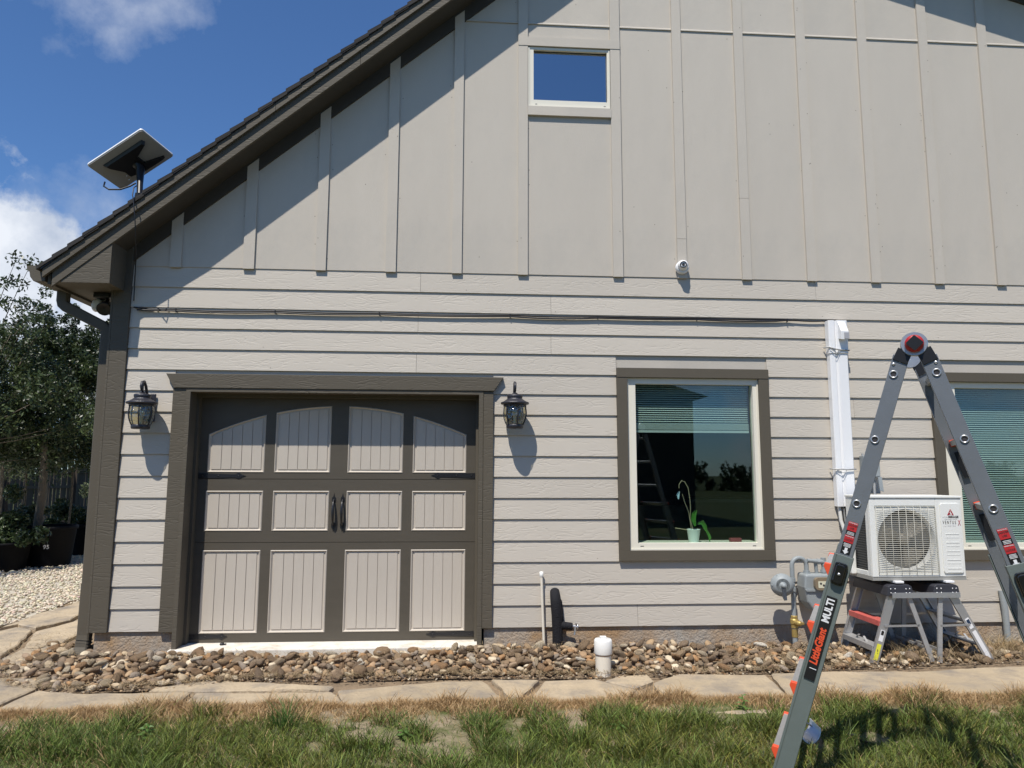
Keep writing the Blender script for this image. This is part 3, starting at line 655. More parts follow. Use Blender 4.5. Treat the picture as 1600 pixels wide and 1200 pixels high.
for i, (x0, x1) in enumerate(be):
    zj = {7: 3.58, 8: 3.98}.get(i)
    if i in (5, 6):                                   # beside the small window
        gpanel('batten', x0, x1, ZB-.008, 5.392, -.032, -.012, m_panel); gpanel('batten', x0, x1, 5.48, 99, -.032, -.012, m_panel)
    elif zj: gpanel('batten', x0, x1, ZB-.008, zj, -.032, -.012, m_panel); gpanel('batten', x0, x1, zj+.003, 99, -.032, -.012, m_panel)
    else: gpanel('batten', x0, x1, ZB-.008, 99, -.032, -.012, m_panel)
for i in range(len(be)-1):                            # metal flashing over the horizontal seam
    x0, x1 = be[i][1]+.001, be[i+1][0]-.001
    if soff(x1)-.1 < ZF: continue
    x0 = max(x0, (ZF+.02-.13-5.629)/.835)
    b = MB(); b.prism([(x0, -.012, ZF+.016), (x0, -.022, ZF+.004), (x0, -.022, ZF-.006), (x0, -.019, ZF-.006), (x0, -.012, ZF+.002)], (x1-x0, 0, 0)); b.build('seam_flashing', m_panel, house)
b = MB()
for i in range(150):
    x = random.choice(be)[random.randint(0, 1)]+random.uniform(-.03, .03) if random.random() < .7 else random.uniform(-2.5, 6); z = random.uniform(3.3, 6.2)
    if z > gab(x)-.02: continue
    yy = -.0325 if any(p_[0] < x < p_[1] for p_ in be) else -.0125
    if UW[0]-.06 < x < UW[1]+.06 and 4.7 < z < 5.5: continue
    b.lathe([(.0045, 0), (.0045, .0004)], (x, yy, z), (0, -1, 0), 6)
for i in range(60):
    k_ = random.randint(0, 16); x = random.uniform(-2.8, 6)
    if -2.5 < x < .36 and k_ > 4 or 1.3 < x < 2.75 and 4 < k_ < 14 or 4.1 < x < 5.9 and 4 < k_ < 14: continue
    b.lathe([(.0035, 0), (.0035, .0004)], (x, -.0155, ZK(k_+1)+.025), (0, -1, 0), 6)
b.build('nail_heads', m_stain, house)['kind'] = 'stuff'
# small window trim
b = MB(); b.box(.468, 1.415, -.036, -.012, 5.393, 5.478); b.build('window_casing', m_panel, house)
b = MB(); b.box(.557, 1.324, -.040, -.012, 4.715, 4.80); b.build('window_casing', m_panel, house)
# corner board
b = MB(); b.box(XL, CORX, -.034, .10, .187, 3.6); b.build('corner_board', m_trimw, house, bevel=.003)
b = MB(); b.box(XL-.018, XL-.001, -.034, .12, .187, 3.05); b.build('corner_board', m_trimw, house)
m_trim_shade = mat('brown trim paint with painted shade', (.050, .043, .033), .7, var=.1, vscale=5)  # trim brown darkened: overhang shade painted into frieze and rake soffit
# frieze boards under the rake
b = MB(); b.prism([(-2.95, -.03, gab(-2.95)), (1.763, -.03, gab(1.763)), (1.763, -.03, soff(1.763)+.05), (-2.95, -.03, soff(-2.95)+.05)], (0, .018, 0)); b.build('frieze_board', m_trim_shade, house)
b = MB(); b.prism([(1.763, -.03, gab(1.763)), (XR+.3, -.03, gab(XR+.3)), (XR+.3, -.03, soff(XR+.3)+.05), (1.763, -.03, soff(1.763)+.05)], (0, .018, 0)); b.build('frieze_board', m_trim_shade, house)
# roof
RX, EX = 1.763, -3.345
def rf(x): return 5.749+.837*x if x <= RX else 7.724-.283*x    # lower edge of the rake fascia
def rake(name, x0, x1, d0, d1, y0, y1, mt, parent=house, bev=0, plumb=0):
    b = MB(); b.prism([(x0, y0, rf(x0)+d0), (x1, y0, rf(x1)+d0), (x1, y0, rf(x1)+d1), (x0, y0, rf(x0)+d1)], (0, y1-y0, 0)); return b.build(name, mt, parent, bevel=bev)
YB = 9.3; RE = XR+.5
roof = rake('roof', EX-.04, RX, .135, .18, -.27, YB, m_deck); rake('roof', RX, RE, .135, .18, -.27, YB, m_deck)
js = [-.925]; p = EX+.01
for c in js+[RX]: rake('rake_fascia', p, c-.0015, 0, .13, -.300, -.275, m_trimw); p = c+.0015
rake('rake_fascia', RX, RE, 0, .13, -.300, -.275, m_trimw)
rake('rake_trim', EX-.055, -1.62, .122, .192, -.326, -.3005, m_trimw); rake('rake_trim', -1.617, RX, .122, .192, -.326, -.3005, m_trimw); rake('rake_trim', RX, RE, .122, .192, -.326, -.3005, m_trimw)
m_trim_shade = mat('brown trim paint with painted shade', (.045, .038, .029), .7, var=.1, vscale=5)
rake('rake_soffit', EX+.05, RX, .015, .03, -.2745, .0, m_trim_shade); rake('rake_soffit', RX, RE, .015, .03, -.2745, .0, m_trim_shade)
rake('drip_edge', EX-.065, RX,   .1935, .205, -.3345, -.28, m_iron)
x = EX-.085; i = 0                                     # shingle courses, each lapping the one below
while x < RX:
    x2 = min(x+.205, RX+.02); y0 = -.337-.007*random.random(); lift = .030
    b = MB(); b.prism([(x-.012, y0, rf(x)+.206+lift), (x2+.02, y0, rf(min(x2, RX))+.206+lift-.014), (x2+.02, y0, rf(min(x2, RX))+.2055), (x-.012, y0, rf(x)+.2055)], (0, YB-y0, 0)); b.build('shingle', m_shing, house)
    x += .112; i += 1
x = RE
while x > RX:
    x2 = max(x-.24, RX-.02); b = MB(); y0 = -.337-.007*random.random()
    b.prism([(x+.012, y0, rf(x)+.236), (x2, y0, rf(max(x2, RX+.001))+.222), (x2, y0, rf(max(x2, RX+.001))+.2055), (x+.012, y0, rf(x)+.2055)], (0, YB-y0, 0)); b.build('shingle', m_shing, house); x -= .135
# boxed eave with its return at the gable
ZE = 2.996
b = MB(); b.prism([(-3.268, -.292, ZE), (-2.889, -.292, ZE), (-2.889, -.292, rf(-2.889)+.01), (-3.268, -.292, rf(-3.268)+.02)], (0, .02, 0)); b.build('eave_return', m_trimw, house)
b = MB(); b.box(-2.907, -2.889, -.271, -.036, ZE, rf(-2.889)+.02); b.build('eave_return', m_trim, house)
b = MB(); b.box(-3.36, -2.9075, -.271, -.034, ZE+.004, ZE+.014); b.box(-3.36, XL-.0185, -.0335, YB, ZE+.004, ZE+.014); b.build('eave_soffit', m_trim, house)
b = MB(); b.box(-3.385, -3.36, -.27, YB, ZE-.015, ZE+.13); b.build('eave_fascia', m_trim, house)
# gutter (K profile) and downspout
b = MB(); g = [(a_-.052, c_) for a_, c_ in [(-3.347, .135), (-3.347, 0), (-3.435, 0), (-3.462, .035), (-3.470, .075), (-3.492, .10), (-3.495, .125), (-3.480, .125), (-3.477, .105), (-3.458, .08), (-3.449, .04), (-3.43, .012), (-3.352, .012), (-3.352, .135)]]
b.prism([(x, -.285, 3.002+z) for x, z in g], (0, YB, 0)); b.prism([(x, -.287, 3.002+z) for x, z in g[:7]], (0, .006, 0)); b.build('gutter', m_trim, house)
def rectube(b, pts, w, t, side=(0, 1, 0)):            # rectangular pipe with rounded turns
    pts = [Vector(p) for p in pts]; v = []; sd = Vector(side)
    for i, p in enumerate(pts):
        d = (pts[min(i+1, len(pts)-1)]-pts[max(i-1, 0)]).normalized(); s_ = (sd-d*sd.dot(d)).normalized(); n_ = d.cross(s_)
        c_ = .2
        for aa, bb in ((-1, -1+c_), (-1+c_, -1), (1-c_, -1), (1, -1+c_), (1, 1-c_), (1-c_, 1), (-1+c_, 1), (-1, 1-c_)): v.append(p+n_*aa*w/2+s_*bb*t/2)
    k = len(pts); f = [(i*8+j, i*8+(j+1) % 8, (i+1)*8+(j+1) % 8, (i+1)*8+j) for i in range(k-1) for j in range(8)]+[tuple(range(7, -1, -1)), tuple(range((k-1)*8, k*8))]
    b.add(v, f)
DX = -3.043
b = MB(); rectube(b, [(-3.425, .05, 3.004), (-3.425, .05, 2.92), (-3.418, .05, 2.89), (-3.39, .05, 2.865), (-3.08, .055, 2.705), (-3.053, .055, 2.68), (DX, .055, 2.64), (DX, .055, .56)], .088, .068)
b.build('downspout', m_trim, house)
b = MB(); rectube(b, [(DX, .055, .565), (DX, .055, .50), (DX-.002, .053, .16), (DX-.004, .04, .06), (DX-.01, .0, -.02)], .096, .076); b.build('downspout', m_trim, house)
b = MB()
for zz in (.13, .105, .08, .055): rectube(b, [(DX-.002, .05, zz), (DX-.003, .048, zz-.012)], .104, .086)
b.build('downspout_elbow', m_trim, house)
# garage door surround
b = MB(); b.prism([(-2.492, -.055, DT), (.345, -.055, DT), (.262, -.055, 2.172), (-2.425, -.055, 2.172)], (0, .052, 0)); b.build('door_header', m_trimw, house, bevel=.003)
b = MB(); b.box(D0, -2.323, -.040, -.002, .187, 2.171); b.build('door_casing', m_trimw, house, bevel=.002)
b = MB(); b.box(.172, D1, -.040, -.002, .19, 2.171); b.build('door_casing', m_trimw, house, bevel=.002)
b = MB(); b.box(-2.322, -2.285, -.046, .22, .02, 2.140); b.build('door_jamb', m_trimw, house, bevel=.002)
b = MB(); b.box(.134, .171, -.046, .22, .03, 2.140); b.build('door_jamb', m_trimw, house, bevel=.002)
b = MB(); b.box(-2.322, .171, -.046, .22, 2.1405, 2.1715); b.build('door_jamb', m_trimw, house)
b = MB(); b.box(-2.2845, -2.262, .10, .20, .06, 2.139); b.box(.112, .1335, .10, .155, .06, 2.139); b.box(-2.261, .111, .10, .155, 2.112, 2.139); b.build('door_stop', m_trim, house)
YD = .170
cols_ = [(-2.19, -1.71), (-1.625, -1.15), (-1.0, -.524), (-.437, .031)]
cols_b = cols_
def arch(x):
    xc = -1.07; return 2.050-.245*((x-xc)/1.10)**2
rows = [(1.468, None), (.972, 1.312), (.130, .812)]
secs = [(1.4145, 2.14), (.8785, 1.4105), (.058, .8745)]
b = MB()
xs0 = [-2.262]+[c for p_ in cols_ for c in p_]+[.112]
for (r0, r1), (s0, s1) in zip(rows, secs):
    b.box(-2.262, .112, YD, YD+.035, s0, r0)           # bottom rail
    for i in range(0, len(xs0), 2): b.box(xs0[i], xs0[i+1], YD, YD+.035, r0, r1 if r1 else s1)
    if r1: b.box(-2.262, .112, YD, YD+.035, r1, s1)
    else:
        for x0, x1 in cols_:
            n = 8; pp = [(x0+(x1-x0)*i/n, YD, arch(x0+(x1-x0)*i/n)) for i in range(n+1)]
            b.prism(pp+[(x1, YD, s1), (x0, YD, s1)], (0, .035, 0))
b.box(-2.27, .12, YD+.036, YD+.05, .06, 2.14)
gd = b.build('garage_door', m_door, house)
for (r0, r1) in rows:
    for x0, x1 in cols_:
        n = 8; tf = (lambda x: r1) if r1 else arch
        outer = [(x0, r0), (x1, r0)]+[(x1-(x1-x0)*i/n, tf(x1-(x1-x0)*i/n)) for i in range(n+1)]
        cx, cz = (x0+x1)/2, (r0+tf((x0+x1)/2))/2
        def inset(p, d): return (p[0]+(d if p[0] < cx-.17*(x1-x0)*3 else -d if p[0] > cx+.17*(x1-x0)*3 else 0), p[1]+(d if p[1] < cz else -d))
        inn = [(min(max(p[0], x0+.018), x1-.018), p[1]+(.018 if p[1] <= r0+.001 else -.018)) for p in outer]
        mid = [(min(max(p[0], x0+.006), x1-.006), p[1]+(.006 if p[1] <= r0+.001 else -.006)) for p in outer]
        k = len(outer); b = MB()
        v = [(p[0], YD-.001, p[1]) for p in outer]+[(p[0], YD-.006, p[1]) for p in mid]+[(p[0], YD+.010, p[1]) for p in inn]
        f = [(i+s*k, (i+1) % k+s*k, (i+1) % k+(s+1)*k, i+(s+1)*k) for s in (0, 1) for i in range(k)]+[tuple(range(2*k, 3*k))]
        b.add(v, f)
        xa, xb = x0+.028, x1-.028
        w = (xb-xa)/5
        for j in range(5):
            q0, q1 = xa+j*w+.0025, xa+(j+1)*w-.0025; z0 = r0+.028; n2 = 3
            tpz = [(q0+(q1-q0)*i/n2, tf(q0+(q1-q0)*i/n2)-.028) for i in range(n2+1)]
            b.prism([(q0, YD+.004, z0), (q1, YD+.004, z0)]+[(x, YD+.004, z) for x, z in reversed(tpz)], (0, .005, 0))
        b.build('door_panel', m_dpan, gd, origin=(cx, YD, cz))
def hinge(x0, x1, z, flip):
    b = MB(); L_ = x1-x0; X = lambda t: x0+L_*t if not flip else x1-L_*t
    y = YD-.005
    pts = [(0, -.022), (0, .022), (.70, .013), (.78, .013), (.85, .026), (.93, .008), (1, 0), (.93, -.008), (.85, -.026), (.78, -.013), (.70, -.013)]
    pts = [(X(t), y, z+h) for t, h in pts]
    b.prism(pts if not flip else pts[::-1], (0, .004, 0))
    for t in (.08, .42, .85): b.lathe([(.006, 0), (.0055, .002), (.001, .005)], (X(t), y, z), (0, -1, 0), 8)
    b.build('strap_hinge', m_iron, gd)
hinge(-2.258, -1.862, 1.440, False); hinge(-.275, .108, 1.448, True); hinge(-.299, .108, .106, True); hinge(-2.258, -1.95, .106, False)
for hx in (-1.107, -1.032):
    b = MB(); y = YD-.004
    for zz, s in ((1.245, 1), (1.012, -1)): b.prism([(hx+a_*.018, y, zz+s*c_) for a_, c_ in ((-1, -.02), (-.6, -.03), (0, -.035), (.6, -.03), (1, -.02), (.9, .01), (.35, .02), (0, .05), (-.35, .02), (-.9, .01))], (0, .003, 0))
    b.tube([(hx, y, 1.235), (hx, y-.028, 1.222), (hx, y-.042, 1.18), (hx, y-.046, 1.13), (hx, y-.042, 1.08), (hx, y-.028, 1.035), (hx, y, 1.02)], [.008, .008, .0105, .013, .0105, .008, .008], 10)
    b.build('door_handle', m_iron, gd)
# lower windows
def window(o, frame_t, gx0, gx1, gz0, gz1, blind_z, casing=True, blackout=False):
    x0, x1, z0, z1 = o; cw = .092
    b = MB()
    b.box(x0, x1, -.046, -.002, z1-.084, z1); b.build('window_casing', m_trim, house, bevel=.002)
    b = MB(); b.box(x0, x0+cw, -.042, -.002, z0+.088, z1-.0845); b.build('window_casing', m_trim, house, bevel=.002)
    b = MB(); b.box(x1-cw, x1, -.042, -.002, z0+.088, z1-.0845); b.build('window_casing', m_trim, house, bevel=.002)
    b = MB(); b.box(x0, x1, -.044, -.002, z0, z0+.0875); b.build('window_casing', m_trim, house, bevel=.002)
    f0, f1, h0, h1 = x0+cw, x1-cw, z0+.088, z1-.085
    b = MB(); b.box(f0, gx0, -.012, .06, h0, h1); b.box(gx1, f1, -.012, .06, h0, h1); b.box(gx0, gx1, -.012, .06, h0, gz0); b.box(gx0, gx1, -.012, .06, gz1, h1)
    b.box(f0-.001, f0+.012, -.020, -.0125, h0, h1); b.box(f1-.012, f1+.001, -.020, -.0125, h0, h1); b.box(f0+.0125, f1-.0125, -.020, -.0125, h0, h0+.012)
    for q in (gx0+.02, gx1-.05): b.box(q, q+.03, -.0128, -.012, h0+.03, h0+.036, 1)
    w = b.build('window', [m_vinyl, m_ink], house)
    b = MB(); b.box(gx0-.002, gx1+.002, .032, .036, gz0-.002, gz1+.002); b.build('pane', m_glass, w)
    b = MB(); z = gz1-.01
    while z > blind_z:
        b.obox(((gx0+gx1)/2, .085, z), (1, 0, 0), Vector((0, .8, .6)), Vector((0, -.6, .8)), gx1-gx0-.03, .021, .0012); z -= .0195
    zz = blind_z
    for k in range(9 if blind_z > 1.5 else 2): b.box(gx0+.012, gx1-.012, .073, .097, zz, zz+.004); zz -= .0065
    b.box(gx0+.012, gx1-.012, .072, .098, zz-.02, zz)
    tag(b.build('blind_slats', m_blind, w), kind='stuff')
    b = MB(); b.box(f0, f1, .062, .30, h0-.03, gz0-.004); b.build('window_sill', m_vinyl, house)
window(W1o, 0, 1.508, 2.566, .876, 2.256, 1.91)
window(W2o, 0, 4.450, 5.60, .866, 2.252, .90)
# upper window
b = MB(); x0, x1, z0, z1 = .559, 1.322, 4.803, 5.387
b.box(x0, UW[0], -.020, .05, z0, z1); b.box(UW[1], x1, -.020, .05, z0, z1); b.box(UW[0], UW[1], -.020, .05, z0, UW[2]); b.box(UW[0], UW[1], -.020, .05, UW[3], z1)
for q in (.625, 1.26): b.box(q, q+.018, -.0208, -.020, z0+.022, z0+.028, 1)
b.box(x0+.002, x0+.014, -.027, -.0205, z0, z1-.006); b.box(x1-.014, x1-.002, -.027, -.0205, z0, z1-.006); b.box(x0+.0145, x1-.0145, -.027, -.0205, z0, z0+.012)
w = b.build('window', [m_vinyl, m_ink], house)
b = MB(); b.box(UW[0]-.002, UW[1]+.002, .012, .016, UW[2]-.002, UW[3]+.002); b.build('pane', m_glassu, w)
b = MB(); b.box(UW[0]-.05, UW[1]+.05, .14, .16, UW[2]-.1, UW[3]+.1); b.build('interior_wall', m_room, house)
# rooms
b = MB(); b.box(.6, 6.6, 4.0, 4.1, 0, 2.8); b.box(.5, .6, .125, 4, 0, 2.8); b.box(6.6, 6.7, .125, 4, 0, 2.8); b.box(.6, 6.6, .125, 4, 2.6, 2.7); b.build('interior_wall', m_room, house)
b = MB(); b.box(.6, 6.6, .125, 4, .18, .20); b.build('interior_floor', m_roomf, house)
b = MB(); b.box(3.0, 3.9, 3.2, 3.95, .2, 1.1, 0); b.box(1.9, 3.0, 3.3, 3.95, .2, 1.05, 0); b.box(2.95, 3.95, 3.15, 3.95, 1.1, 1.14, 1); b.build('kitchen_cabinet', [mat('cabinet', (.30, .28, .25), .5), mat('counter', (.4, .38, .35), .3)], house)

# ------------------------------------------------------------------ things fixed to the house
def lantern(X, z, label):
    t = thing('wall_lantern', label, 'wall lantern', (X, 0, z), 'lanterns beside the garage door')
    Y = -.150; b = MB(); b.box(X-.058, X+.058, -.040, -.020, z-.075, z+.16); b.build('back_plate', m_lant, t, bevel=.006)
    b = MB(); b.tube([(X, -.035, z+.07), (X, -.06, z+.13), (X, -.10, z+.215), (X, -.135, z+.25), (X, -.172, z+.24), (X, -.187, z+.205), (X, -.172, z+.175), (X, -.155, z+.17)], [.012, .012, .012, .012, .012, .011, .010, .009], 10)
    b.tube([(X, Y, z+.13), (X, Y-.0, z+.25)], .006, 8); b.build('scroll_arm', m_lant, t)
    b = MB(); b.lathe([(.0, .165), (.018, .160), (.030, .145), (.060, .143), (.066, .135), (.064, .118), (.060, .112), (.075, .10), (.098, .085), (.118, .078), (.121, .070), (.117, .062), (.09, .058)], (X, Y, z), n=28); b.build('cap', m_lant, t)
    prof = [(.090, .058), (.092, .03), (.096, .0), (.097, -.02), (.092, -.055), (.080, -.09), (.068, -.112)]
    b = MB(); b.lathe(prof, (X, Y, z), n=24, cap=False); b.build('glass_shade', m_seed, t)
    for i in range(6):
        a_ = R(30+60*i)+.2; b = MB(); b.tube([(X+(r+.002)*math.cos(a_), Y+(r+.002)*math.sin(a_), z+h) for r, h in prof], .0058, 6); b.build('rib', m_lant, t)
    b = MB(); b.lathe([(.094, .062), (.098, .058), (.098, .046), (.092, .044)], (X, Y, z), n=28, cap=False); b.lathe([(.0, -.142), (.066, -.142), (.071, -.136), (.073, -.115), (.069, -.108), (.05, -.106)], (X, Y, z), n=24); b.build('base_ring', m_lant, t)
    b = MB(); b.lathe([(.012, -.106), (.012, -.04), (.022, -.03), (.025, 0), (.012, .02), (0, .024)], (X, Y, z), n=12); b.build('bulb', m_wire, t)
pL = at(221, 645, -.150); pR = at(804.5, 645, -.150)
lantern(pL.x, pL.z+.01, 'black lantern on lap siding between downspout and garage door')
lantern(pR.x, pR.z+.01, 'black lantern on lap siding right of the garage door')
# dome camera
p = at(1068, 414, -.085); t = thing('security_camera', 'small white dome security camera on a batten above the window', 'camera', (p.x, 0, p.z))
b = MB(); b.lathe([(.060, 0), (.060, .02), (.054, .032), (.05, .034)], (p.x+.0, -.032, p.z-.012), (0, -1, 0)); b.build('mount', m_white, t)
ax = Vector((-.2, -.95, -.10)).normalized(); c0 = Vector((p.x-.002, -.075, p.z)); b = MB()
b.lathe([(.047*math.cos(R(a_)), .047*math.sin(R(a_))) for a_ in range(-90, 61, 15)], c0, ax, 24); b.build('ball', m_white, t)
b = MB(); b.lathe([(.030, .0), (.030, .012), (.024, .013), (.022, .006)], c0+ax*.034, ax); b.lathe([(.012, .0), (.012, .014), (.008, .014), (.0, .010)], c0+ax*.034, ax); b.build('lens', m_blackp, t)
# flood light under the eave
t = thing('flood_light', 'dark twin flood light hanging under the eave soffit', 'light', (-3.05, .15, 2.98))
p0 = at(172, 462, .12)
b = MB(); b.box(-3.18, -3.04, .04, .20, 2.955, 3.0); b.build('base', m_blackp, t, bevel=.008)
b = MB(); q = Vector((-3.085, .08, 2.885)); b.lathe([(.022, -.05), (.038, -.04), (.046, .0), (.058, .05), (.060, .065), (.050, .065), (0, .045)], q, (.15, -.75, -.5), 18); b.tube([(-3.09, .12, 2.96), q], .014, 8); b.build('lamp_head', m_blackp, t)
b = MB(); q = Vector((-3.17, .15, 2.905)); b.lathe([(.030, -.05), (.045, -.03), (.055, .02), (.058, .035), (.04, .045), (0, .05)], q, (-.3, -.9, -.1), 20); b.tube([(-3.12, .16, 2.96), q], .012, 8); b.build('lamp_head', m_pvc, t)
# ------------------------------------------------------------------ satellite dish
def solve_rect():
    A_, B_, C_ = (ray(135, 258), ray(221, 201), ray(272, 243)); best = None
    LA, LB = .594, .383
    for d0 in np.linspace(5.6, 8.2, 131):
        Bp = B_*d0
        def roots(v, L_):
            a2 = v.dot(v); b2 = -2*v.dot(Bp); c2 = Bp.dot(Bp)-L_*L_; D = b2*b2-4*a2*c2
            return [] if D < 0 else [(-b2+s*math.sqrt(D))/(2*a2) for s in (1, -1)]
        for ra in roots(A_, LA):
            for rc in roots(C_, LB):
                a_, c_ = A_*ra-Bp, C_*rc-Bp; e = abs(a_.dot(c_))/(LA*LB); nrm = c_.cross(a_).normalized()
                if nrm.dot(B_) < 0: nrm = -nrm
                sc = e*4-nrm.z*.25+abs(d0-6.7)*.05
                if best is None or sc < best[0]: best = (sc, CAM+Bp, a_, c_, nrm, e, d0)
    return best
_, Bp, va, vc, nr, e_, d0_ = solve_rect()
va.normalize(); vc = (vc-va*vc.dot(va)).normalized(); nr = vc.cross(va)
if nr.dot(ray(200, 250)) < 0: nr = -nr
print('dish', tuple(Bp), tuple(nr), e_, d0_)
ctr = Bp+va*.297+vc*.1915
t = thing('satellite_dish', 'flat rectangular white satellite dish tilted on the roof edge', 'satellite dish', tuple(ctr))
def rrect(c, u, v, w, h, r, n=4):
    o = []
    for sx, sy, a0 in ((1, 1, 0), (-1, 1, 90), (-1, -1, 180), (1, -1, 270)):
        for i in range(n+1):
            a_ = R(a0+90*i/n); o.append(c+u*(sx*(w/2-r)+r*math.cos(a_))+v*(sy*(h/2-r)+r*math.sin(a_)))
    return o
b = MB(); b.prism(rrect(ctr, va, vc, .594, .383, .022), nr*.012, 1); b.prism(rrect(ctr-nr*.010, va, vc, .582, .371, .022), nr*.0099, 0); b.build('dish_panel', [m_dish, m_dishr], t)
bc = ctr-nr*.012-vc*(-.02)
b = MB(); U_ = lambda a_, c_, n_=0: ctr+va*a_+vc*c_-nr*(.011+n_)
def taper(poly, h):                                    # raised plate with a narrower top
    c_ = sum((Vector(q) for q in poly), Vector())/len(poly); k = len(poly); v = list(poly)+[q+(c_-q)*.10-nr*h for q in poly]
    b.add(v, [tuple(range(k)), tuple(range(k, 2*k))]+[(i, (i+1) % k, (i+1) % k+k, i+k) for i in range(k)])
taper([U_(.20, -.115), U_(-.22, -.115), U_(-.23, -.085), U_(-.075, -.02), U_(-.075, .075), U_(-.24, .125), U_(-.23, .15), U_(-.02, .15), U_(.13, .115), U_(.13, .04), U_(.20, -.08)], .028)
b.build('mount_plate', m_blackp, t)
foot = at(218, 312, -.06); knee = U_(-.02, .07, .05)
b = MB(); b.tube([U_(-.01, .05, .01), knee, knee.lerp(foot, .5), foot+Vector((0, 0, -.02))], [.042, .036, .025, .024], 12); b.build('mast', m_blackp, t)
b = MB()
zr = rf(foot.x)+.235
b.prism([foot+Vector((-.10, -.03, -.11)), foot+Vector((.10, -.03, .05)), foot+Vector((.10, .10, .05)), foot+Vector((-.10, .10, -.11))], (0, 0, .015)); b.prism([foot+Vector((-.045, -.02, -.06)), foot+Vector((.08, -.02, .035)), foot+Vector((.03, -.02, .055)), foot+Vector((-.03, -.02, .055))], (0, .05, 0)); b.build('roof_bracket', m_blackp, t)
b = MB(); b.tube([at(164, 284, -.2), at(162, 291, -.2), at(170, 296, -.2), at(188, 296, -.18), at(203, 291, -.15), at(212, 286, -.12)], .007, 8); b.build('dish_cable', m_cable, t)
b = MB()
for px, py in ((198, 275), (202, 281)): b.lathe([(.006, 0), (.005, .003), (0, .004)], dep(px, py, (knee-CAM).dot(_f)-.045), -_f, 8)
b.build('bolt', m_screw, t)
# cables
def ctube(name, label, pts, r=.005):
    b = MB(); b.tube(pts, r, 8); return tag(b.build(name, m_cable), label, 'cable')
ctube('cable', 'thin black cable hanging from the dish down over the eave', [at(214, 290, -.30), at(209, 293, -.345), at(207, 305, -.362), at(208.5, 312, -.372), at(211, 345, -.356), at(212, 372, -.33), at(212.5, 400, -.2), at(212, 412, -.06), at(210.5, 440, -.045), at(209, 470, -.045)], .0045)
def sag(pts, offs, seed, dz=0):
    r = random.Random(seed); out = []
    for i in range(len(pts)-1):
        a_, c_ = pts[i], pts[i+1]; s = (.004+.010*r.random())*(1 if (c_[0]-a_[0]) > 60 else .3)
        for k in range(8):
            t_ = k/8; p = at(a_[0]+(c_[0]-a_[0])*t_, a_[1]+(c_[1]-a_[1])*t_, -.026); p.z -= s*4*t_*(1-t_)+dz; p.y -= offs; out.append(p)
    out.append(at(*pts[-1], -.026)); return out
cl = [(209, 480), (275, 483.5), (430, 486), (593, 489), (797, 492), (934, 494.5), (1089, 497), (1230, 499), (1300, 500.5)]
ctube('cable', 'upper black cable strand running along the lap siding below the battens', sag(cl, 0, 3)+[at(1309, 502, -.03), at(1314, 508, -.04), at(1316, 515, -.06)], .007)
ctube('cable', 'lower black cable strand sagging between clips under its twin', [at(214, 484, -.035)]+sag([(x, y+1.5) for x, y in cl[1:-1]], .002, 9, .006)+[at(1240, 500, -.03)], .007)
for i, (x, y) in enumerate(cl[1:-1]):
    p = at(x, y+1, -.03); b = MB(); b.box(p.x-.004, p.x+.004, -.036, -.018, p.z-.018, p.z+.012); tag(b.build('cable_clip', m_cable), ['small black cable clip nearest the house corner', 'small black cable clip above the left part of the garage door', 'small black cable clip above the middle of the garage door', 'small black cable clip above the right lantern', 'small black cable clip left of the brown framed window', 'small black cable clip under the dome camera', 'small black cable clip nearest the white duct cover'][i], 'clip', 'clips along the cable run')

# ------------------------------------------------------------------ line set cover
lx0, lx1, lz0, lz1 = 3.262, 3.425, 1.19, 2.70
t = thing('line_set_cover', 'white vertical duct cover on the siding above the air conditioner', 'duct cover', (3.34, 0, lz0))
b = MB(); 
prof = [(lx0, -.02), (lx0, -.075), (lx0+.008, -.083), (lx0+.045, -.085), (lx0+.058, -.068), (lx0+.068, -.068), (lx0+.080, -.088), (lx1-.008, -.088), (lx1, -.080), (lx1, -.02)]
b.prism([(x, y, lz0) for x, y in prof], (0, 0, lz1-lz0)); b.build('duct', m_white, t)
b = MB(); pr2 = [(lx0-.006, -.02), (lx0-.006, -.082), (lx0+.002, -.090), (lx0+.045, -.092), (lx0+.062, -.075), (lx0+.075, -.098), (lx1-.004, -.098), (lx1+.006, -.086), (lx1+.006, -.02)]
b.prism([(x, y, lz1-.16) for x, y in pr2], (0, 0, .30)); 
b.prism([(lx0+.075, -.098, lz1+.13), (lx0+.075, -.098, lz1-.03), (lx0+.075, -.15, lz1-.045), (lx0+.075, -.155, lz1+.03)], (lx1-.02-lx0-.075, 0, 0)); b.build('end_cap', m_white, t, bevel=.003)
b = MB(); b.box(lx0+.10, lx0+.145, -.158, -.1555, lz1-.038, lz1+.018); b.build('vent_opening', mat('shaded vent mesh', (.35, .35, .37), .6), t)
for zz, s in ((2.575, .02), (1.513, .0)):
    b = MB(); b.tube([(lx0-.03, -.03, zz+s+.004), (lx0-.006, -.092, zz+s), (lx0+.05, -.102, zz), (lx0+.08, -.104, zz-.004), (lx1+.004, -.102, zz-s*.5), (lx1+.012, -.03, zz)], .0065, 6)
    b.tube([(lx0-.008, -.100, zz+s*.5), (lx0+.04, -.105, zz-.03), (lx0+.07, -.105, zz-.03), (lx0+.09, -.105, zz)], .003, 6); b.build('metal_strap', m_alud, t)
for dx, rr, mm in ((.025, .016, m_pvcw), (.062, .009, m_alud), (.09, .010, m_grey), (.115, .007, m_cable)):
    b = MB(); b.tube([(lx0+dx, -.05, lz0+.02), (lx0+dx+.01, -.05, lz0-.12), (lx0+dx+.06, -.06, lz0-.30), (3.33+dx*.3, -.13, .82)], rr, 8); b.build('pipe', mm, t)
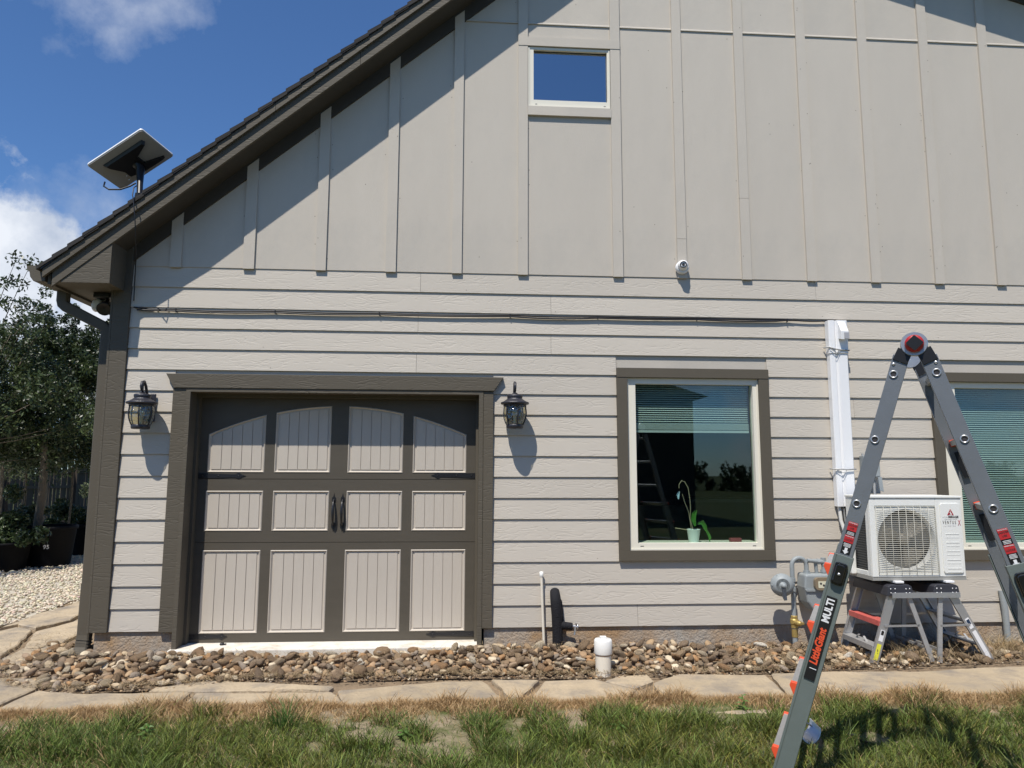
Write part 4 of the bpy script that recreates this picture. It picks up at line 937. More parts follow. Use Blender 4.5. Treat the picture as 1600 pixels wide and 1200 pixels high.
# disconnect box and conduit behind the ladder
t = thing('disconnect_box', 'small grey electrical box on the wall above the air conditioner', 'electrical box', (3.62, 0, 1.45))
p0 = at(1345, 712, -.05); p1 = at(1372, 745, -.05)
b = MB(); b.box(p0.x, p1.x, -.09, -.02, p1.z, p0.z); b.build('enclosure', m_meter, t, bevel=.005)
b = MB(); b.tube([(p1.x-.04, -.05, p1.z), (p1.x-.04, -.05, 1.2), (p1.x-.10, -.12, 1.0)], .013, 8); b.tube([(p0.x+.02, -.04, p0.z), (p0.x+.02, -.04, p0.z+.02)], .01, 8); b.build('conduit', m_alud, t)
b = MB(); b.prism([(p1.x-.03, -.10, p1.z-.0), (p1.x+.005, -.10, p1.z-.0), (p1.x+.015, -.10, p1.z-.13), (p1.x-.02, -.10, p1.z-.12)], (0, .004, 0)); b.build('cover', m_meter, t)

# ------------------------------------------------------------------ air conditioner
AX0, AX1, AY0, AY1, AZ0, AZ1 = 3.270, 4.045, -.55, -.19, .628, 1.290
t = thing('air_conditioner', 'white outdoor air conditioner unit standing on step ladders under the window', 'air conditioner', (3.65, -.37, AZ0))
gx0, gx1, gz0, gz1 = AX0+.045, AX0+.555, AZ0+.045, AZ1-.075
fcx, fcz, fr_ = (gx0+gx1)/2+.0, (gz0+gz1)/2+.005, .238
b = MB(); n = 48
def sqpt(a_):
    c_, s_ = math.cos(a_), math.sin(a_); hx, hz = (gx1-gx0)/2, (gz1-gz0)/2; k = min(hx/max(abs(c_), 1e-6), hz/max(abs(s_), 1e-6)); return ((gx0+gx1)/2+c_*k, (gz0+gz1)/2+s_*k)
ang = sorted([2*math.pi*i/n for i in range(n)]+[math.atan2(sz*(gz1-gz0), sx*(gx1-gx0)) % (2*math.pi) for sx in (1, -1) for sz in (1, -1)]); k = len(ang)
sq = [sqpt(a_) for a_ in ang]; ci = [(fcx+fr_*math.cos(a_), fcz+fr_*math.sin(a_)) for a_ in ang]
ci2 = [(fcx+(fr_-.010)*math.cos(a_), fcz+(fr_-.010)*math.sin(a_)) for a_ in ang]
v = [(x, AY0+.014, z) for x, z in sq]+[(x, AY0+.006, z) for x, z in ci]+[(x, AY0+.055, z) for x, z in ci2]
b.add(v, [(i+s*k, (i+1) % k+s*k, (i+1) % k+(s+1)*k, i+(s+1)*k) for s in (0, 1) for i in range(k)], 0)
b.build('grille_surround', m_ac, t)
b = MB()
fz0 = AZ0+.028
def frame(x0, x1, z0, z1, X0, X1, Z0, Z1, y0, y1):     # front sheet with the square grille opening
    b.box(X0, x0, y0, y1, Z0, Z1); b.box(x1, X1, y0, y1, Z0, Z1); b.box(x0, x1, y0, y1, Z0, z0); b.box(x0, x1, y0, y1, z1, Z1)
frame(gx0, gx1, gz0, gz1, AX0, AX1, fz0, AZ1-.012, AY0, AY0+.014)
b.box(AX0, AX0+.012, AY0+.0142, AY0+.07, fz0, AZ1-.012); b.box(AX0, AX0+.012, AY1-.10, AY1, fz0, AZ1-.012); b.box(AX0, AX0+.012, AY0+.0702, AY1-.1002, AZ1-.10, AZ1-.012); b.box(AX0, AX0+.012, AY0+.0702, AY1-.1002, fz0, fz0+.04)
b.box(AX1-.012, AX1, AY0+.0142, AY1, fz0, AZ1-.012)
b.box(AX0-.006, AX1+.006, AY0-.008, AY1+.004, AZ1-.0118, AZ1+.006)
b.build('cabinet', m_ac, t, bevel=.004)
b = MB(); b.box(AX0+.013, AX1-.013, AY0+.085, AY1-.01, fz0+.001, AZ1-.014); 
for i in range(26): zz = fz0+.05+i*.0195; b.box(AX0+.004, AX0+.010, AY0+.072, AY1-.102, zz, zz+.006)
b.build('coil', m_coil, t)
b = MB(); b.box(AX0-.002, AX1+.004, AY0+.004, AY1, AZ0, AZ0+.027); b.build('base_pan', mat('grey base pan', (.38, .37, .34), .5, metal=.3, var=.1), t)
b = MB(); b.lathe([(.0, -.035), (.03, -.033), (.045, -.022), (.048, .02)], (fcx, AY0+.055, fcz), (0, 1, 0), 20)
for i in range(3):
    a0 = R(120*i+15); v = []
    for j in range(6):
        r = .045+(.165)*j/5
        for q in range(5):
            th = a0+R(70)*(q/4)*(.75+.25*j/5)+R(12)*j/5; v.append((fcx+r*math.cos(th), AY0+.030+.045*q/4, fcz+r*math.sin(th)))
    b.add(v, [(j*5+q, j*5+q+1, (j+1)*5+q+1, (j+1)*5+q) for j in range(5) for q in range(4)], 0, True)
b.build('fan', m_fan, t)
b = MB(); nw = 34
for i in range(nw):
    z = gz0+.004+(gz1-gz0-.008)*i/(nw-1); b.box(gx0+.002, gx1-.002, AY0-.006, AY0-.0035, z-.0019, z+.0019)
b.build('grille_wire', m_wire, t)['kind'] = 'stuff'
for i in range(9):
    x = gx0+.004+(gx1-gx0-.008)*i/8; b = MB(); b.tube([(x, AY0+.006, gz0+.0), (x, AY0-.009, gz0+.008), (x, AY0-.009, gz1-.008), (x, AY0+.006, gz1)], .0019, 6); b.build('grille_bar', m_wire, t)
pc = ((AX0+.59+AX1-.022)/2, (AZ0+.06+AZ1-.058)/2); pw, ph = (AX1-.022-AX0-.59), AZ1-.058-AZ0-.05
ux, uz = Vector((1, 0, 0)), Vector((0, 0, 1))
b = MB(); b.prism(rrect(Vector((pc[0], AY0-.0105, pc[1])), ux, uz, pw, ph, .018), (0, .0098, 0)); 
b.build('service_panel', m_ac, t, bevel=.003)
for i in range(5):
    z = AZ0+.365-i*.068; 
    b = MB(); b.prism(rrect(Vector((pc[0]+.005, AY0-.0125, z)), ux, uz, pw-.05, .007, .003, 2), (0, .0025, 0)); b.prism(rrect(Vector((pc[0]+.005, AY0-.0118, z-.028)), ux, uz, pw-.05, .006, .0025, 2), (0, .0015, 0)); b.build('louvre', m_ac, t)
yl = AY0-.0112; px_ = pc[0]; zt_ = AZ1-.12
b = MB(); b.prism([(px_-.028, yl, zt_-.028), (px_-.006, yl, zt_-.028), (px_-.004, yl, zt_-.012), (px_-.008, yl, zt_-.005), (px_+.002, yl, zt_+.003), (px_+.003, yl, zt_+.024)], (0, -.0006, 0)); b.prism([(px_+.005, yl, zt_+.018), (px_+.004, yl, zt_-.004), (px_+.012, yl, zt_-.014), (px_+.012, yl, zt_-.028), (px_+.028, yl, zt_-.028)], (0, -.0006, 0)); b.build('logo', m_logo, t)
b = MB(); b.prism([(px_-.009, yl, zt_-.016), (px_-.001, yl, zt_-.009), (px_-.001, yl, zt_-.023)], (0, -.0006, 0)); b.prism([(px_+.002, yl, zt_-.027), (px_+.009, yl, zt_-.027), (px_+.002, yl, zt_-.019)], (0, -.0006, 0)); b.build('logo', m_logo, t)
text('HVAC', .022, (px_-.040, yl, zt_-.043), ux, uz, m_rubber, t); text('MIRAGE', .024, (px_+.024, yl, zt_-.043), ux, uz, m_ink, t, bold=.0008)
text('Heating Ventilating Air Conditioning', .008, (px_, yl, zt_-.059), ux, uz, m_rubber, t, sx=.9)
text('V E N T U S', .040, (px_-.014, yl, zt_-.087), ux, uz, m_ink, t, sx=.56); text('X', .068, (px_+.070, yl, zt_-.091), ux, uz, m_logo, t, sx=.5)
text('I N V E R T E R', .016, (px_-.014, yl, zt_-.114), ux, uz, m_rubber, t)
b = MB(); b.box(AX0-.045, AX0-.001, AY1-.13, AY1-.02, AZ0+.02, AZ0+.22); b.build('valve_cover', m_ac, t, bevel=.01)
for fx_ in (AX0+.20, AX0+.62):
    b = MB(); b.box(fx_-.035, fx_+.035, AY0-.03, AY1+.03, AZ0-.0185, AZ0-.0005); b.build('foot', m_white, t, bevel=.004)

# ------------------------------------------------------------------ step ladders under the unit
def stool(label, top0, top1, rail_t, rail_b, leg_t, leg_b, mirror, red, yn=-.57, yf=-.10):
    t = thing('step_ladder', label, 'step ladder', ((rail_b[0]+leg_b[0])/2, -.33, .0), 'aluminium step ladders carrying the air conditioner')
    zt = .600
    b = MB(); c_ = ((top0+top1)/2); b.prism([(top0-.012, yn-.02, zt-.085), (top1+.012, yn-.02, zt-.085), (top1, yn-.02, zt-.014), (top1-.022, yn-.02, zt), (top0+.022, yn-.02, zt), (top0, yn-.02, zt-.014)], (0, yf-yn+.04, 0)); b.build('top_cap', mat('dark grey cap plastic', (.035, .036, .045), .5, var=.1), t, bevel=.004)
    b = MB()
    for dx in (.02, .055, top1-top0-.02, top1-top0-.05):
        for dz in (-.03, -.062): b.lathe([(.006, 0), (.005, .003), (0, .004)], (top0+dx, yn-.0205, zt+dz), (0, -1, 0), 8)
    b.build('rivet', m_screw, t)['kind'] = 'stuff'
    for y in (yn, yf):
        b = MB(); b.beam((rail_t[0], y, rail_t[1]), (rail_b[0], y, rail_b[1]), .065, .004, (1, 0, 0))
        for s_ in (-1, 1): b.beam((rail_t[0]+s_*.031, y+(.011 if y == yn else -.011), rail_t[1]), (rail_b[0]+s_*.031, y+(.011 if y == yn else -.011), rail_b[1]), .004, .018, (1, 0, 0))
        b.build('front_leg', m_alu, t)
        b = MB(); b.beam((leg_t[0], y, leg_t[1]), (leg_b[0], y, leg_b[1]), .036, .016, (1, 0, 0)); b.build('rear_leg', m_alud, t)
    L_ = Vector((rail_b[0]-rail_t[0], 0, rail_b[1]-rail_t[1])); 
    for k, f in enumerate((.40, .76)):
        q = Vector((rail_t[0], 0, rail_t[1]))+L_*f; s_ = -1 if not mirror else 1
        b = MB(); b.box(q.x-.045, q.x+.045, yn+.012, yf-.012, q.z, q.z+.006); b.box(q.x-.045 if s_ < 0 else q.x+.040, q.x-.040 if s_ < 0 else q.x+.045, yn+.012, yf-.012, q.z-.035, q.z)
        st = b.build('step', m_alud if not (red and k == 0) else mat('pale red step edge', (.55, .12, .10), .5, var=.3, vscale=30), t)
    for y in (yn-.006, yf+.006):
        a_ = Vector((rail_t[0], y, rail_t[1])).lerp(Vector((rail_b[0], y, rail_b[1])), .46); c_ = Vector((leg_t[0], y, leg_t[1])).lerp(Vector((leg_b[0], y, leg_b[1])), .46)
        b = MB(); b.beam(a_, c_, .016, .004, (0, 0, 1)); b.build('spreader', m_alu, t)
    b = MB(); lb = Vector((rail_b[0], 0, rail_b[1])); lt = Vector((rail_t[0], 0, rail_t[1]))
    q = lb.lerp(lt, .22)
    for a_, c_ in (((q.x, yn+.2, q.z+.05), (q.x, yn+.01, q.z-.10)), ((q.x, yf-.2, q.z+.05), (q.x, yf-.01, q.z-.10))): b = MB(); b.beam(a_, c_, .018, .003, (1, 0, 0)); b.build('brace', m_alud, t)
    b = MB(); b.beam((leg_b[0], yn, .10), (leg_b[0], yf, .10), .02, .01, (0, 0, 1)); b.build('brace', m_alud, t)
    return t, lt, lb
tA, lt, lb = stool('left aluminium step ladder with yellow sticker under the air conditioner', 3.365, 3.56, (3.408, .525), (3.225, .0), (3.535, .52), (3.70, .01), False, True)
def strip(t, lt, lb, f0, f1, w, mt, y=-.5735, name='sticker', off=0):
    d = (lb-lt).normalized(); sd = Vector((1, 0, 0)); sd = (sd-d*sd.dot(d)).normalized(); a_ = lt.lerp(lb, f0); c_ = lt.lerp(lb, f1)
    b = MB(); b.obox(Vector((((a_+c_)/2).x, y, ((a_+c_)/2).z))+sd*off, sd, (0, 1, 0), d, w, .001, (c_-a_).length); return b.build(name, mt, t)
strip(tA, lt, lb, .72, .95, .034, m_stky); strip(tA, lt, lb, .52, .68, .034, m_stkw); strip(tA, lt, lb, .53, .59, .022, m_stk, -.5745)
q = lt.lerp(lb, .83); text('!', .05, (q.x, -.5745, q.z), (1, 0, 0), (0, 0, 1), m_ink, tA)
tB, lt, lb = stool('right aluminium step ladder with white stickers under the air conditioner', 3.745, 3.945, (3.90, .525), (4.182, .012), (3.80, .52), (3.76, .0), True, False)
strip(tB, lt, lb, .37, .52, .034, m_stkw); strip(tB, lt, lb, .39, .46, .026, mat('dark blue sticker', (.01, .03, .07), .5), -.5745); strip(tB, lt, lb, .56, .97, .034, m_stkw)
b = MB(); b.box(3.39, 3.95, -.600, -.592, .500, .540); b.box(3.39, 3.95, -.592, -.580, .535, .540); tag(b.build('aluminium_bar', m_alu), 'flat aluminium bar joining the two step ladders under their caps', 'bar')
b = MB(); b.lathe([(.055, 0), (.055, .001)], (3.36, -.12, .601), (0, 0, 1), 24)
# ------------------------------------------------------------------ gas meter
def G_(px, py, y=-.16): return at(px, py, y)
t = thing('gas_meter', 'grey gas meter with round regulator on bent pipes by the wall', 'gas meter', (2.95, -.16, .45))
y = -.15
c_ = G_(1275, 920, y); b = MB()
mw = .26; b.prism([(c_.x-mw/2+.01, y-.07, c_.z+.13), (c_.x+mw/2-.01, y-.07, c_.z+.13), (c_.x+mw/2, y-.075, c_.z+.02), (c_.x+mw/2-.02, y-.07, c_.z-.10), (c_.x+.06, y-.065, c_.z-.175), (c_.x-.06, y-.065, c_.z-.175), (c_.x-mw/2+.02, y-.07, c_.z-.10), (c_.x-mw/2, y-.075, c_.z+.02)], (0, .16, 0)); b.build('meter_body', m_meter, t, bevel=.02, seg=4)
b = MB(); b.prism(rrect(Vector((c_.x+.01, y-.082, c_.z)), ux, uz, mw+.01, .018, .008, 3), (0, .17, 0)); b.build('flange', m_meter, t)
b = MB(); b.prism(rrect(Vector((c_.x+.02, y-.105, c_.z+.055)), ux, uz, .15, .10, .03), (0, .04, 0)); b.build('index_housing', mat('dull brown index cover', (.22, .17, .11), .45, var=.2), t)
b = MB(); b.prism(rrect(Vector((c_.x+.025, y-.1065, c_.z+.05)), ux, uz, .11, .055, .006), (0, .0015, 0)); b.build('index_plate', mat('cream dial plate', (.62, .6, .45), .5), t)
b = MB()
for i in range(4): b.lathe([(.009, 0), (.009, .001)], (c_.x-.008+.024*i, y-.1068, c_.z+.058-(i % 2)*.014), (0, -1, 0), 12)
b.build('dial', m_ink, t)
pxs = G_(1238, 900, y).x
b = MB(); top = G_(1245, 878, y).z; x2 = c_.x-.075
b.tube([(pxs, y, .17), (pxs, y, top-.06)]+arc(((pxs+x2)/2, y, top-.03), (x2-pxs)/2, 180, 0, 10, (1, 0, 0), (0, 0, 1))+[(x2, y, c_.z+.13)], .019, 12)
for z, r in ((c_.z+.145, .028), (c_.z+.13, .032)): b.lathe([(r, -.008), (r, .008)], (x2, y, z), n=8, smooth=False)
b.build('inlet_pipe', m_meter, t)
b = MB(); xr = c_.x+.075
b.tube([(xr, y, c_.z+.12), (xr, y, top-.01)], .016, 10); b.lathe([(.028, -.01), (.028, .012)], (xr, y, c_.z+.145), n=8, smooth=False)
b.tube([(xr+.02, y, top-.005), (xr-.06, y-.01, top+.005), (xr-.15, y-.02, top+.015)], [.018, .020, .014], 10); b.lathe([(.024, -.012), (.024, .012)], (xr-.05, y-.01, top+.004), (1, -.1, -.1), 8, smooth=False)
b.tube([(xr, y, top-.03), (xr, y, top+.035)], .020, 10); b.tube([(xr-.07, y, top), (xr-.055, y+.01, c_.z+.1)], .016, 8); b.build('outlet_pipe', m_meter, t)
rc = G_(1222, 914, y-.05); ax = Vector((-.25, -1, .05)).normalized()
b = MB(); b.lathe([(.055, .045), (.085, .03), (.088, .012), (.094, .008), (.094, -.006), (.088, -.010), (.080, -.03), (.04, -.045), (.0, -.045)], rc, ax, 28); b.lathe([(0, .10), (.016, .10), (.018, .05), (.03, .045), (.055, .045)], rc, ax, 16); b.tube([rc-ax*.03, Vector((pxs, y, rc.z))], .026, 10)
b.tube([rc+ax*.05+Vector((.0, 0, -.02)), rc+ax*.03+Vector((.01, 0, -.085)), rc+ax*.03+Vector((.02, 0, -.12))], [.016, .02, .014], 8)
for i in range(6): a_ = i*1.047; q = rc+Vector((math.cos(a_)*.086, 0, math.sin(a_)*.086)); b.lathe([(.006, -.014), (.006, .016)], q, ax, 6, smooth=False)
b.build('regulator', m_meter, t)
b = MB(); b.lathe([(.026, -.02), (.026, .01)], (pxs, y, rc.z+.04), n=8, smooth=False); b.lathe([(.026, -.02), (.026, .01)], (pxs, y, rc.z-.04), n=8, smooth=False); b.build('pipe_union', m_meter, t)
vz = G_(1245, 972, y).z
b = MB(); b.tube([(pxs, y, .0), (pxs, y, vz-.04)], .021, 12); b.build('riser', m_meter, t)
b = MB(); b.lathe([(.020, -.05), (.028, -.045), (.028, -.02), (.034, -.01), (.034, .02), (.028, .03), (.028, .05), (.022, .055)], (pxs, y, vz), n=10, smooth=False); b.lathe([(.022, 0), (.022, .05), (.012, .06)], (pxs, y-.02, vz), (.4, -1, 0), 10); b.box(pxs-.01, pxs+.055, y-.065, y-.05, vz-.008, vz+.008); b.lathe([(.025, -.12), (.025, -.055)], (pxs, y, vz), n=10); b.build('shut_off_valve', m_brass, t)
# ------------------------------------------------------------------ small pipes
q = gr(945, 1056, .0); c0 = (q.x, q.y+.05, 0); t = thing('cleanout_pipe', 'cream plastic cleanout pipe with white screw cap beside the rocks', 'pipe', c0)
b = MB(); b.lathe([(.058, -.05), (.058, .155)], c0, n=28); b.build('pipe', m_pvc, t)
b = MB(); b.lathe([(.064, .145), (.0665, .152), (.0665, .238), (.060, .250), (.0, .252)], c0, n=28); b.box(c0[0]-.022, c0[0]+.022, c0[1]-.022, c0[1]+.022, .251, .268); b.build('cap', m_pvcw, t)
b = MB(); b.lathe([(.0585, .135), (.0615, .138), (.0615, .144), (.0585, .146)], c0, n=28); b.build('collar', mat('tan pipe cement', (.35, .24, .16), .6), t)
p0 = at(850.5, 1004, -.05); p1 = at(846, 900, -.05); t = thing('vent_pipe', 'thin cream plastic pipe standing upright against the siding', 'pipe', (p0.x, -.05, 0))
b = MB(); b.tube([(p0.x, -.05, -.02), (p1.x, -.05, p1.z)], .0115, 12); b.build('pipe', m_pvc, t); b = MB(); b.lathe([(.012, -.01), (.0165, 0), (.0165, .035), (.011, .036), (.010, .0)], (p1.x, -.05, p1.z), n=14); b.build('cap', m_pvcw, t)
p0 = at(872, 1000, -.08); p1 = at(872, 930, -.08); X0 = p0.x; t = thing('insulated_faucet', 'outdoor faucet wrapped in black foam beside the garage door', 'faucet', (X0, -.08, 0))
b = MB(); b.tube([(X0-.002, -.075, -.02), (X0-.004, -.078, .16), (X0-.010, -.085, .30), (X0-.020, -.09, .40), (X0-.022, -.075, .455), (X0-.020, -.03, .482)], [.043, .044, .045, .044, .043, .040], 16); b.build('foam_sleeve', m_blackf, t)
b = MB(); b.tube([(X0+.012, -.045, .10), (X0+.020, -.05, .24), (X0+.012, -.035, .40), (X0-.01, -.03, .46)], [.02, .034, .030, .02], 12); b.tube([(X0+.02, -.08, .218), (X0+.08, -.085, .212), (X0+.118, -.085, .208)], [.034, .031, .029], 14); b.build('foam_sleeve', m_blackf, t)
b = MB(); b.tube([(X0+.11, -.085, .21), (X0+.155, -.085, .206)], .012, 10); b.lathe([(.022, -.004), (.026, 0), (.022, .006)], (X0+.16, -.085, .206), (1, 0, 0), 10); b.tube([(X0+.14, -.085, .205), (X0+.142, -.09, .17), (X0+.135, -.092, .14)], [.012, .010, .008], 8); b.tube([(X0+.15, -.1, .24), (X0+.15, -.085, .21)], .008, 8); b.build('spout', m_alulip, t)
p0 = gr(347, 1007, .06); b = MB(); b.lathe([(.018, 0), (.020, .008), (.012, .018), (0, .020)], (p0.x, p0.y, .056), n=12); b.tube([(p0.x+.01, p0.y, .06), (p0.x+.035, p0.y-.01, .066)], .006, 6); tag(b.build('plastic_plug', m_blackp), 'small black plug lying on the concrete slab below the door', 'plug')
p0 = at(1588, 990, -.06); b = MB(); b.tube([(4.74, -.05, -.02), (4.735, -.05, .30), (4.73, -.03, .46)], .026, 12); t = tag(b.build('grey_conduit', m_meter), 'grey conduit rising at the wall behind the right ladder leg', 'conduit')

# ------------------------------------------------------------------ big A-frame ladder
aD = R(30); dv = Vector((math.sin(aD), math.cos(aD), 0)); ev = Vector((math.cos(aD), -math.sin(aD), 0)); up = Vector((0, 0, 1))
HP = dep(1428, 538, 3.28)
def lp(px, py, off=0.0):                               # on the plane of the near rails
    d = ray(px, py); tt = (HP-CAM+dv*off).dot(dv)/d.dot(dv); return CAM+d*tt
ladder = thing('folding_ladder', 'grey aluminium folding ladder opened as an A frame on the lawn', 'ladder', (HP.x, HP.y, -.04))
def leg(side):
    if side == 'L': T0, T1 = lp(1408.5, 556), lp(1228, 1186)
    else: T0, T1 = lp(1450.5, 556), lp(1590, 886)
    d = (T1-T0).normalized(); s = (HP.z+0)/1
    zfoot = -.04; T1 = T0+d*((T0.z-zfoot)/-d.z)
    Lg = (T1-T0).length; wd = (ev-d*ev.dot(d)).normalized(); outw = -wd if side == 'L' else wd
    zl = lp(1318, 868).z; sl_ = (T0.z-zl)/-d.z           # where the outer rail starts
    wT, wB = .42, .56
    for o_ in (0, 1):
        wt = lambda s_: dv*((wT+(wB-wT)*s_/Lg)*o_)
        a_, c_ = T0+wt(0), T0+d*(Lg*.86)+wt(Lg*.86)
        th = .028; sg = 1 if o_ == 0 else -1
        b = MB(); b.beam(a_, c_, .068, .004, wd)         # web with two flanges turned inward
        for q in (-1, 1): b.beam(a_+wd*q*.0325+dv*sg*.012, c_+wd*q*.0325+dv*sg*.012, .004, .024, wd)
        ob = b.build('inner_rail', m_grey, ladder, bevel=.0015)
        a_, c_ = T0+d*sl_+wt(sl_), T0+d*Lg+wt(Lg)
        off_ = -dv*sg*.009
        b = MB(); b.beam(a_+off_, c_+off_, .084, .006, wd)
        for q in (-1, 1): b.beam(a_+wd*q*.040+dv*sg*.010, c_+wd*q*.040+dv*sg*.010, .005, .034, wd)
        for q in (-1, 1): b.beam(a_+off_*1.45+wd*q*.036, c_+off_*1.45+wd*q*.036, .010, .004, wd)
        ob = b.build('outer_rail', m_greyg, ladder, bevel=.0015)
        b = MB(); b.obox(c_+off_*.5-d*.02, wd, dv, d, .098, .05, .06); b.build('rubber_foot', m_blackp, ladder, bevel=.005)
        # lock
        if o_ == 0:
            q = T0+d*(sl_+.085)-dv*.014
            b = MB(); b.prism(rrect(q, wd, d, .056, .105, .014), -dv*.018); b.prism(rrect(q-dv*.018, wd, d, .042, .088, .012), -dv*.008); b.build('lock_tab', mat('glossy black plastic', (.01, .01, .011), .18, spec=.7), ladder, bevel=.004)
            b = MB(); b.lathe([(.007, 0), (.006, .003), (0, .004)], q-dv*.026, -dv, 10); b.build('rivet', m_screw, ladder)
        # rivets at the hinge
    q0 = T0
    for fx_, fy_ in ((1400, 555), (1407, 564), (1396, 569)) if side == 'L' else ((1456.5, 552), (1450, 562), (1462, 566)):
        q = lp(fx_, fy_)-dv*.002
        b = MB(); b.lathe([(.0078, 0), (.0074, .003), (.005, .005), (0, .006)], q, -dv, 14); b.build('rivet', m_screw, ladder)
    # rung ends showing as rings through the near rail
    s_ = .14; k = 0
    L0 = {'L': [(1396, 585), (1367, 687), (1338.5, 787)], 'R': [(1463.5, 582), (1507, 686), (1552, 795)]}[side]
    for i, (px, py) in enumerate(L0):
        q = lp(px, py); 
        b = MB(); b.lathe([(.0185, 0), (.0185, .004), (.0165, .006), (.0125, .005), (.0115, -.004)], q-dv*.002, -dv, 20, cap=False); b.build('rung_ring', m_alulip, ladder)
        b = MB(); b.lathe([(.0125, 0), (.0125, .001)], q-dv*.0021, -dv, 16); b.build('rung_hole', m_ink, ladder)
        o2 = (wT+(wB-wT)*(q-T0).length/Lg)
        b = MB(); b.beam(q+dv*.01, q+dv*(o2-.012), .032, .026, wd); b.build('rung', m_alud, ladder)
        if i == 0: continue
        b = MB(); b.obox(q+dv*(o2-.02), wd, dv, d, .036, .02, .034); b.build('rung_bracket', m_orange, ladder)
        b = MB(); b.obox(q+dv*(o2-.006)+d*.11, wd, dv, d, .03, .002, .13); b.build('warning_sticker', m_stk, ladder)
    # outer rungs on brackets in front of the lower rails
    i = 0; lows = {'L': [(1297, 893), (1276, 985), (1246, 1080), (1216, 1180)], 'R': [(1622, 893), (1660, 985), (1700, 1080), (1745, 1185)]}[side]
    for px, py in lows:
        q = T0+d*((T0.z-lp(px, py).z)/-d.z); o2 = wT+(wB-wT)*(q-T0).length/Lg
        e0 = q+outw*.058
        for s0, s1 in ((-.004, .028), (o2-.03, o2+.004)):
            b = MB(); b.prism([e0+outw*.012+d*(-.020)+dv*s0, e0+outw*.013+d*(-.004)+dv*s0, e0-outw*.017+d*.034+dv*s0, e0-outw*.017+d*(-.024)+dv*s0], dv*(s1-s0)); b.build('rung_bracket', m_orange, ladder, bevel=.002)
        b = MB(); b.prism([e0+outw*.009-d*.018+dv*.026, e0+outw*.010-d*.0+dv*.026, e0-outw*.016+d*.020+dv*.026, e0-outw*.016-d*.022+dv*.026], dv*(o2-.054)); b.build('rung', m_alulip, ladder)
    return T0, d, wd, sl_, Lg
LT0, Ld, Lw, Lsl, LLg = leg('L'); RT0, Rd, Rw, Rsl, RLg = leg('R')
# hinge
for o_, nm in ((0, 'hinge'), (.42, 'hinge')):
    hc = HP+dv*o_; sg = 1
    b = MB(); b.lathe([(.053, -.012), (.056, -.008), (.056, .008), (.053, .012)], hc, -dv, 32); b.build('hinge', m_alulip, ladder)
    for d_, w_, T0 in ((Ld, Lw, LT0), (Rd, Rw, RT0)):
        b = MB(); a_ = hc+d_*.045+(T0-hc+dv*o_ - (T0-hc+dv*o_).dot(d_)*d_)*.6; b.beam(hc+d_*.034+(T0+dv*o_-hc-(T0+dv*o_-hc).dot(d_)*d_)*.75, T0+dv*o_+d_*.03, .064, .016, w_); b.build('hinge_plate', m_blackp, ladder, bevel=.002)
b = MB(); b.lathe([(.039, .012), (.039, .030), (.034, .038), (.0, .040)], HP, -dv, 28); b.build('hinge_knob', m_red, ladder)
b = MB(); k = rrect(HP-dv*.0405, (ev+up).normalized(), (up-ev).normalized(), .052, .052, .006); b.prism(k, -dv*.006); b.build('knob_face', m_blackp, ladder)
# stickers on the near left rail and the right one
def rail_strip(T0, d, wd, s0, s1, w, mt, lift, off=0, name='sticker'):
    c_ = T0+d*((s0+s1)/2)-dv*lift+wd*off; b = MB(); b.obox(c_, wd, dv, d, w, .0008, s1-s0); return b.build(name, mt, ladder)
def sy(T0, d, py, px): return (T0.z-lp(px, py).z)/-d.z
s0, s1 = sy(LT0, Ld, 932, 1298), sy(LT0, Ld, 1060, 1262)
LF = .0165
rail_strip(LT0, Ld, Lw, s0, s1, .046, m_stk, LF)
sp = lambda f: LT0+Ld*(s0+(s1-s0)*f)-dv*(LF+.0012)
text('MULTI', .044, sp(.165), -Ld, -Lw, m_stkw, ladder, shear=0, sx=.90, bold=.0014)
text('LittleGiant', .046, sp(.60), -Ld, -Lw, m_orange, ladder, shear=.15, sx=.86, bold=.0016)
rail_strip(LT0, Ld, Lw, s0+(s1-s0)*.86, s0+(s1-s0)*.868, .03, m_stkw, LF+.0006, .004)
for (T0, d, wd, pys) in ((LT0, Ld, Lw, (816, 866)), (RT0, Rd, Rw, (826, 886))):
    ref = (1322, 1331) if T0 is LT0 else (1565, 1590)
    a0, a1 = sy(T0, d, pys[0], ref[0]), sy(T0, d, pys[1], ref[1]); L_ = a1-a0; lf = .0030
    rail_strip(T0, d, wd, a0, a1, .040, m_stk, lf)
    rail_strip(T0, d, wd, a0, a0+L_*.27, .040, m_stkr, lf+.0006); rail_strip(T0, d, wd, a0+L_*.42, a0+L_*.64, .040, m_stkr, lf+.0006)
    cc = lambda f: T0+d*(a0+L_*f)-dv*(lf+.0014)
    text('WARNING', .0075, cc(.03), wd, -d, m_stkw, ladder); text('LADDER', .011, cc(.10), wd, -d, m_ink, ladder); text('USE', .011, cc(.19), wd, -d, m_ink, ladder)
    text('WARNING', .0075, cc(.45), wd, -d, m_stkw, ladder); text('LOCKS', .011, cc(.56), wd, -d, m_ink, ladder)
    for f in (.31, .345, .38, .67, .70, .73, .76): rail_strip(T0, d, wd, a0+L_*f, a0+L_*(f+.013), .024+.008*random.random(), m_stkw, lf+.0008)
    b = MB(); q = cc(.895); b.prism([q+wd*x+d*y for x, y in ((-.006, -.014), (.006, -.014), (.006, .001), (.013, .001), (0, .016), (-.013, .001), (-.006, .001))], -dv*.0004); b.build('arrow', m_stkw, ladder)
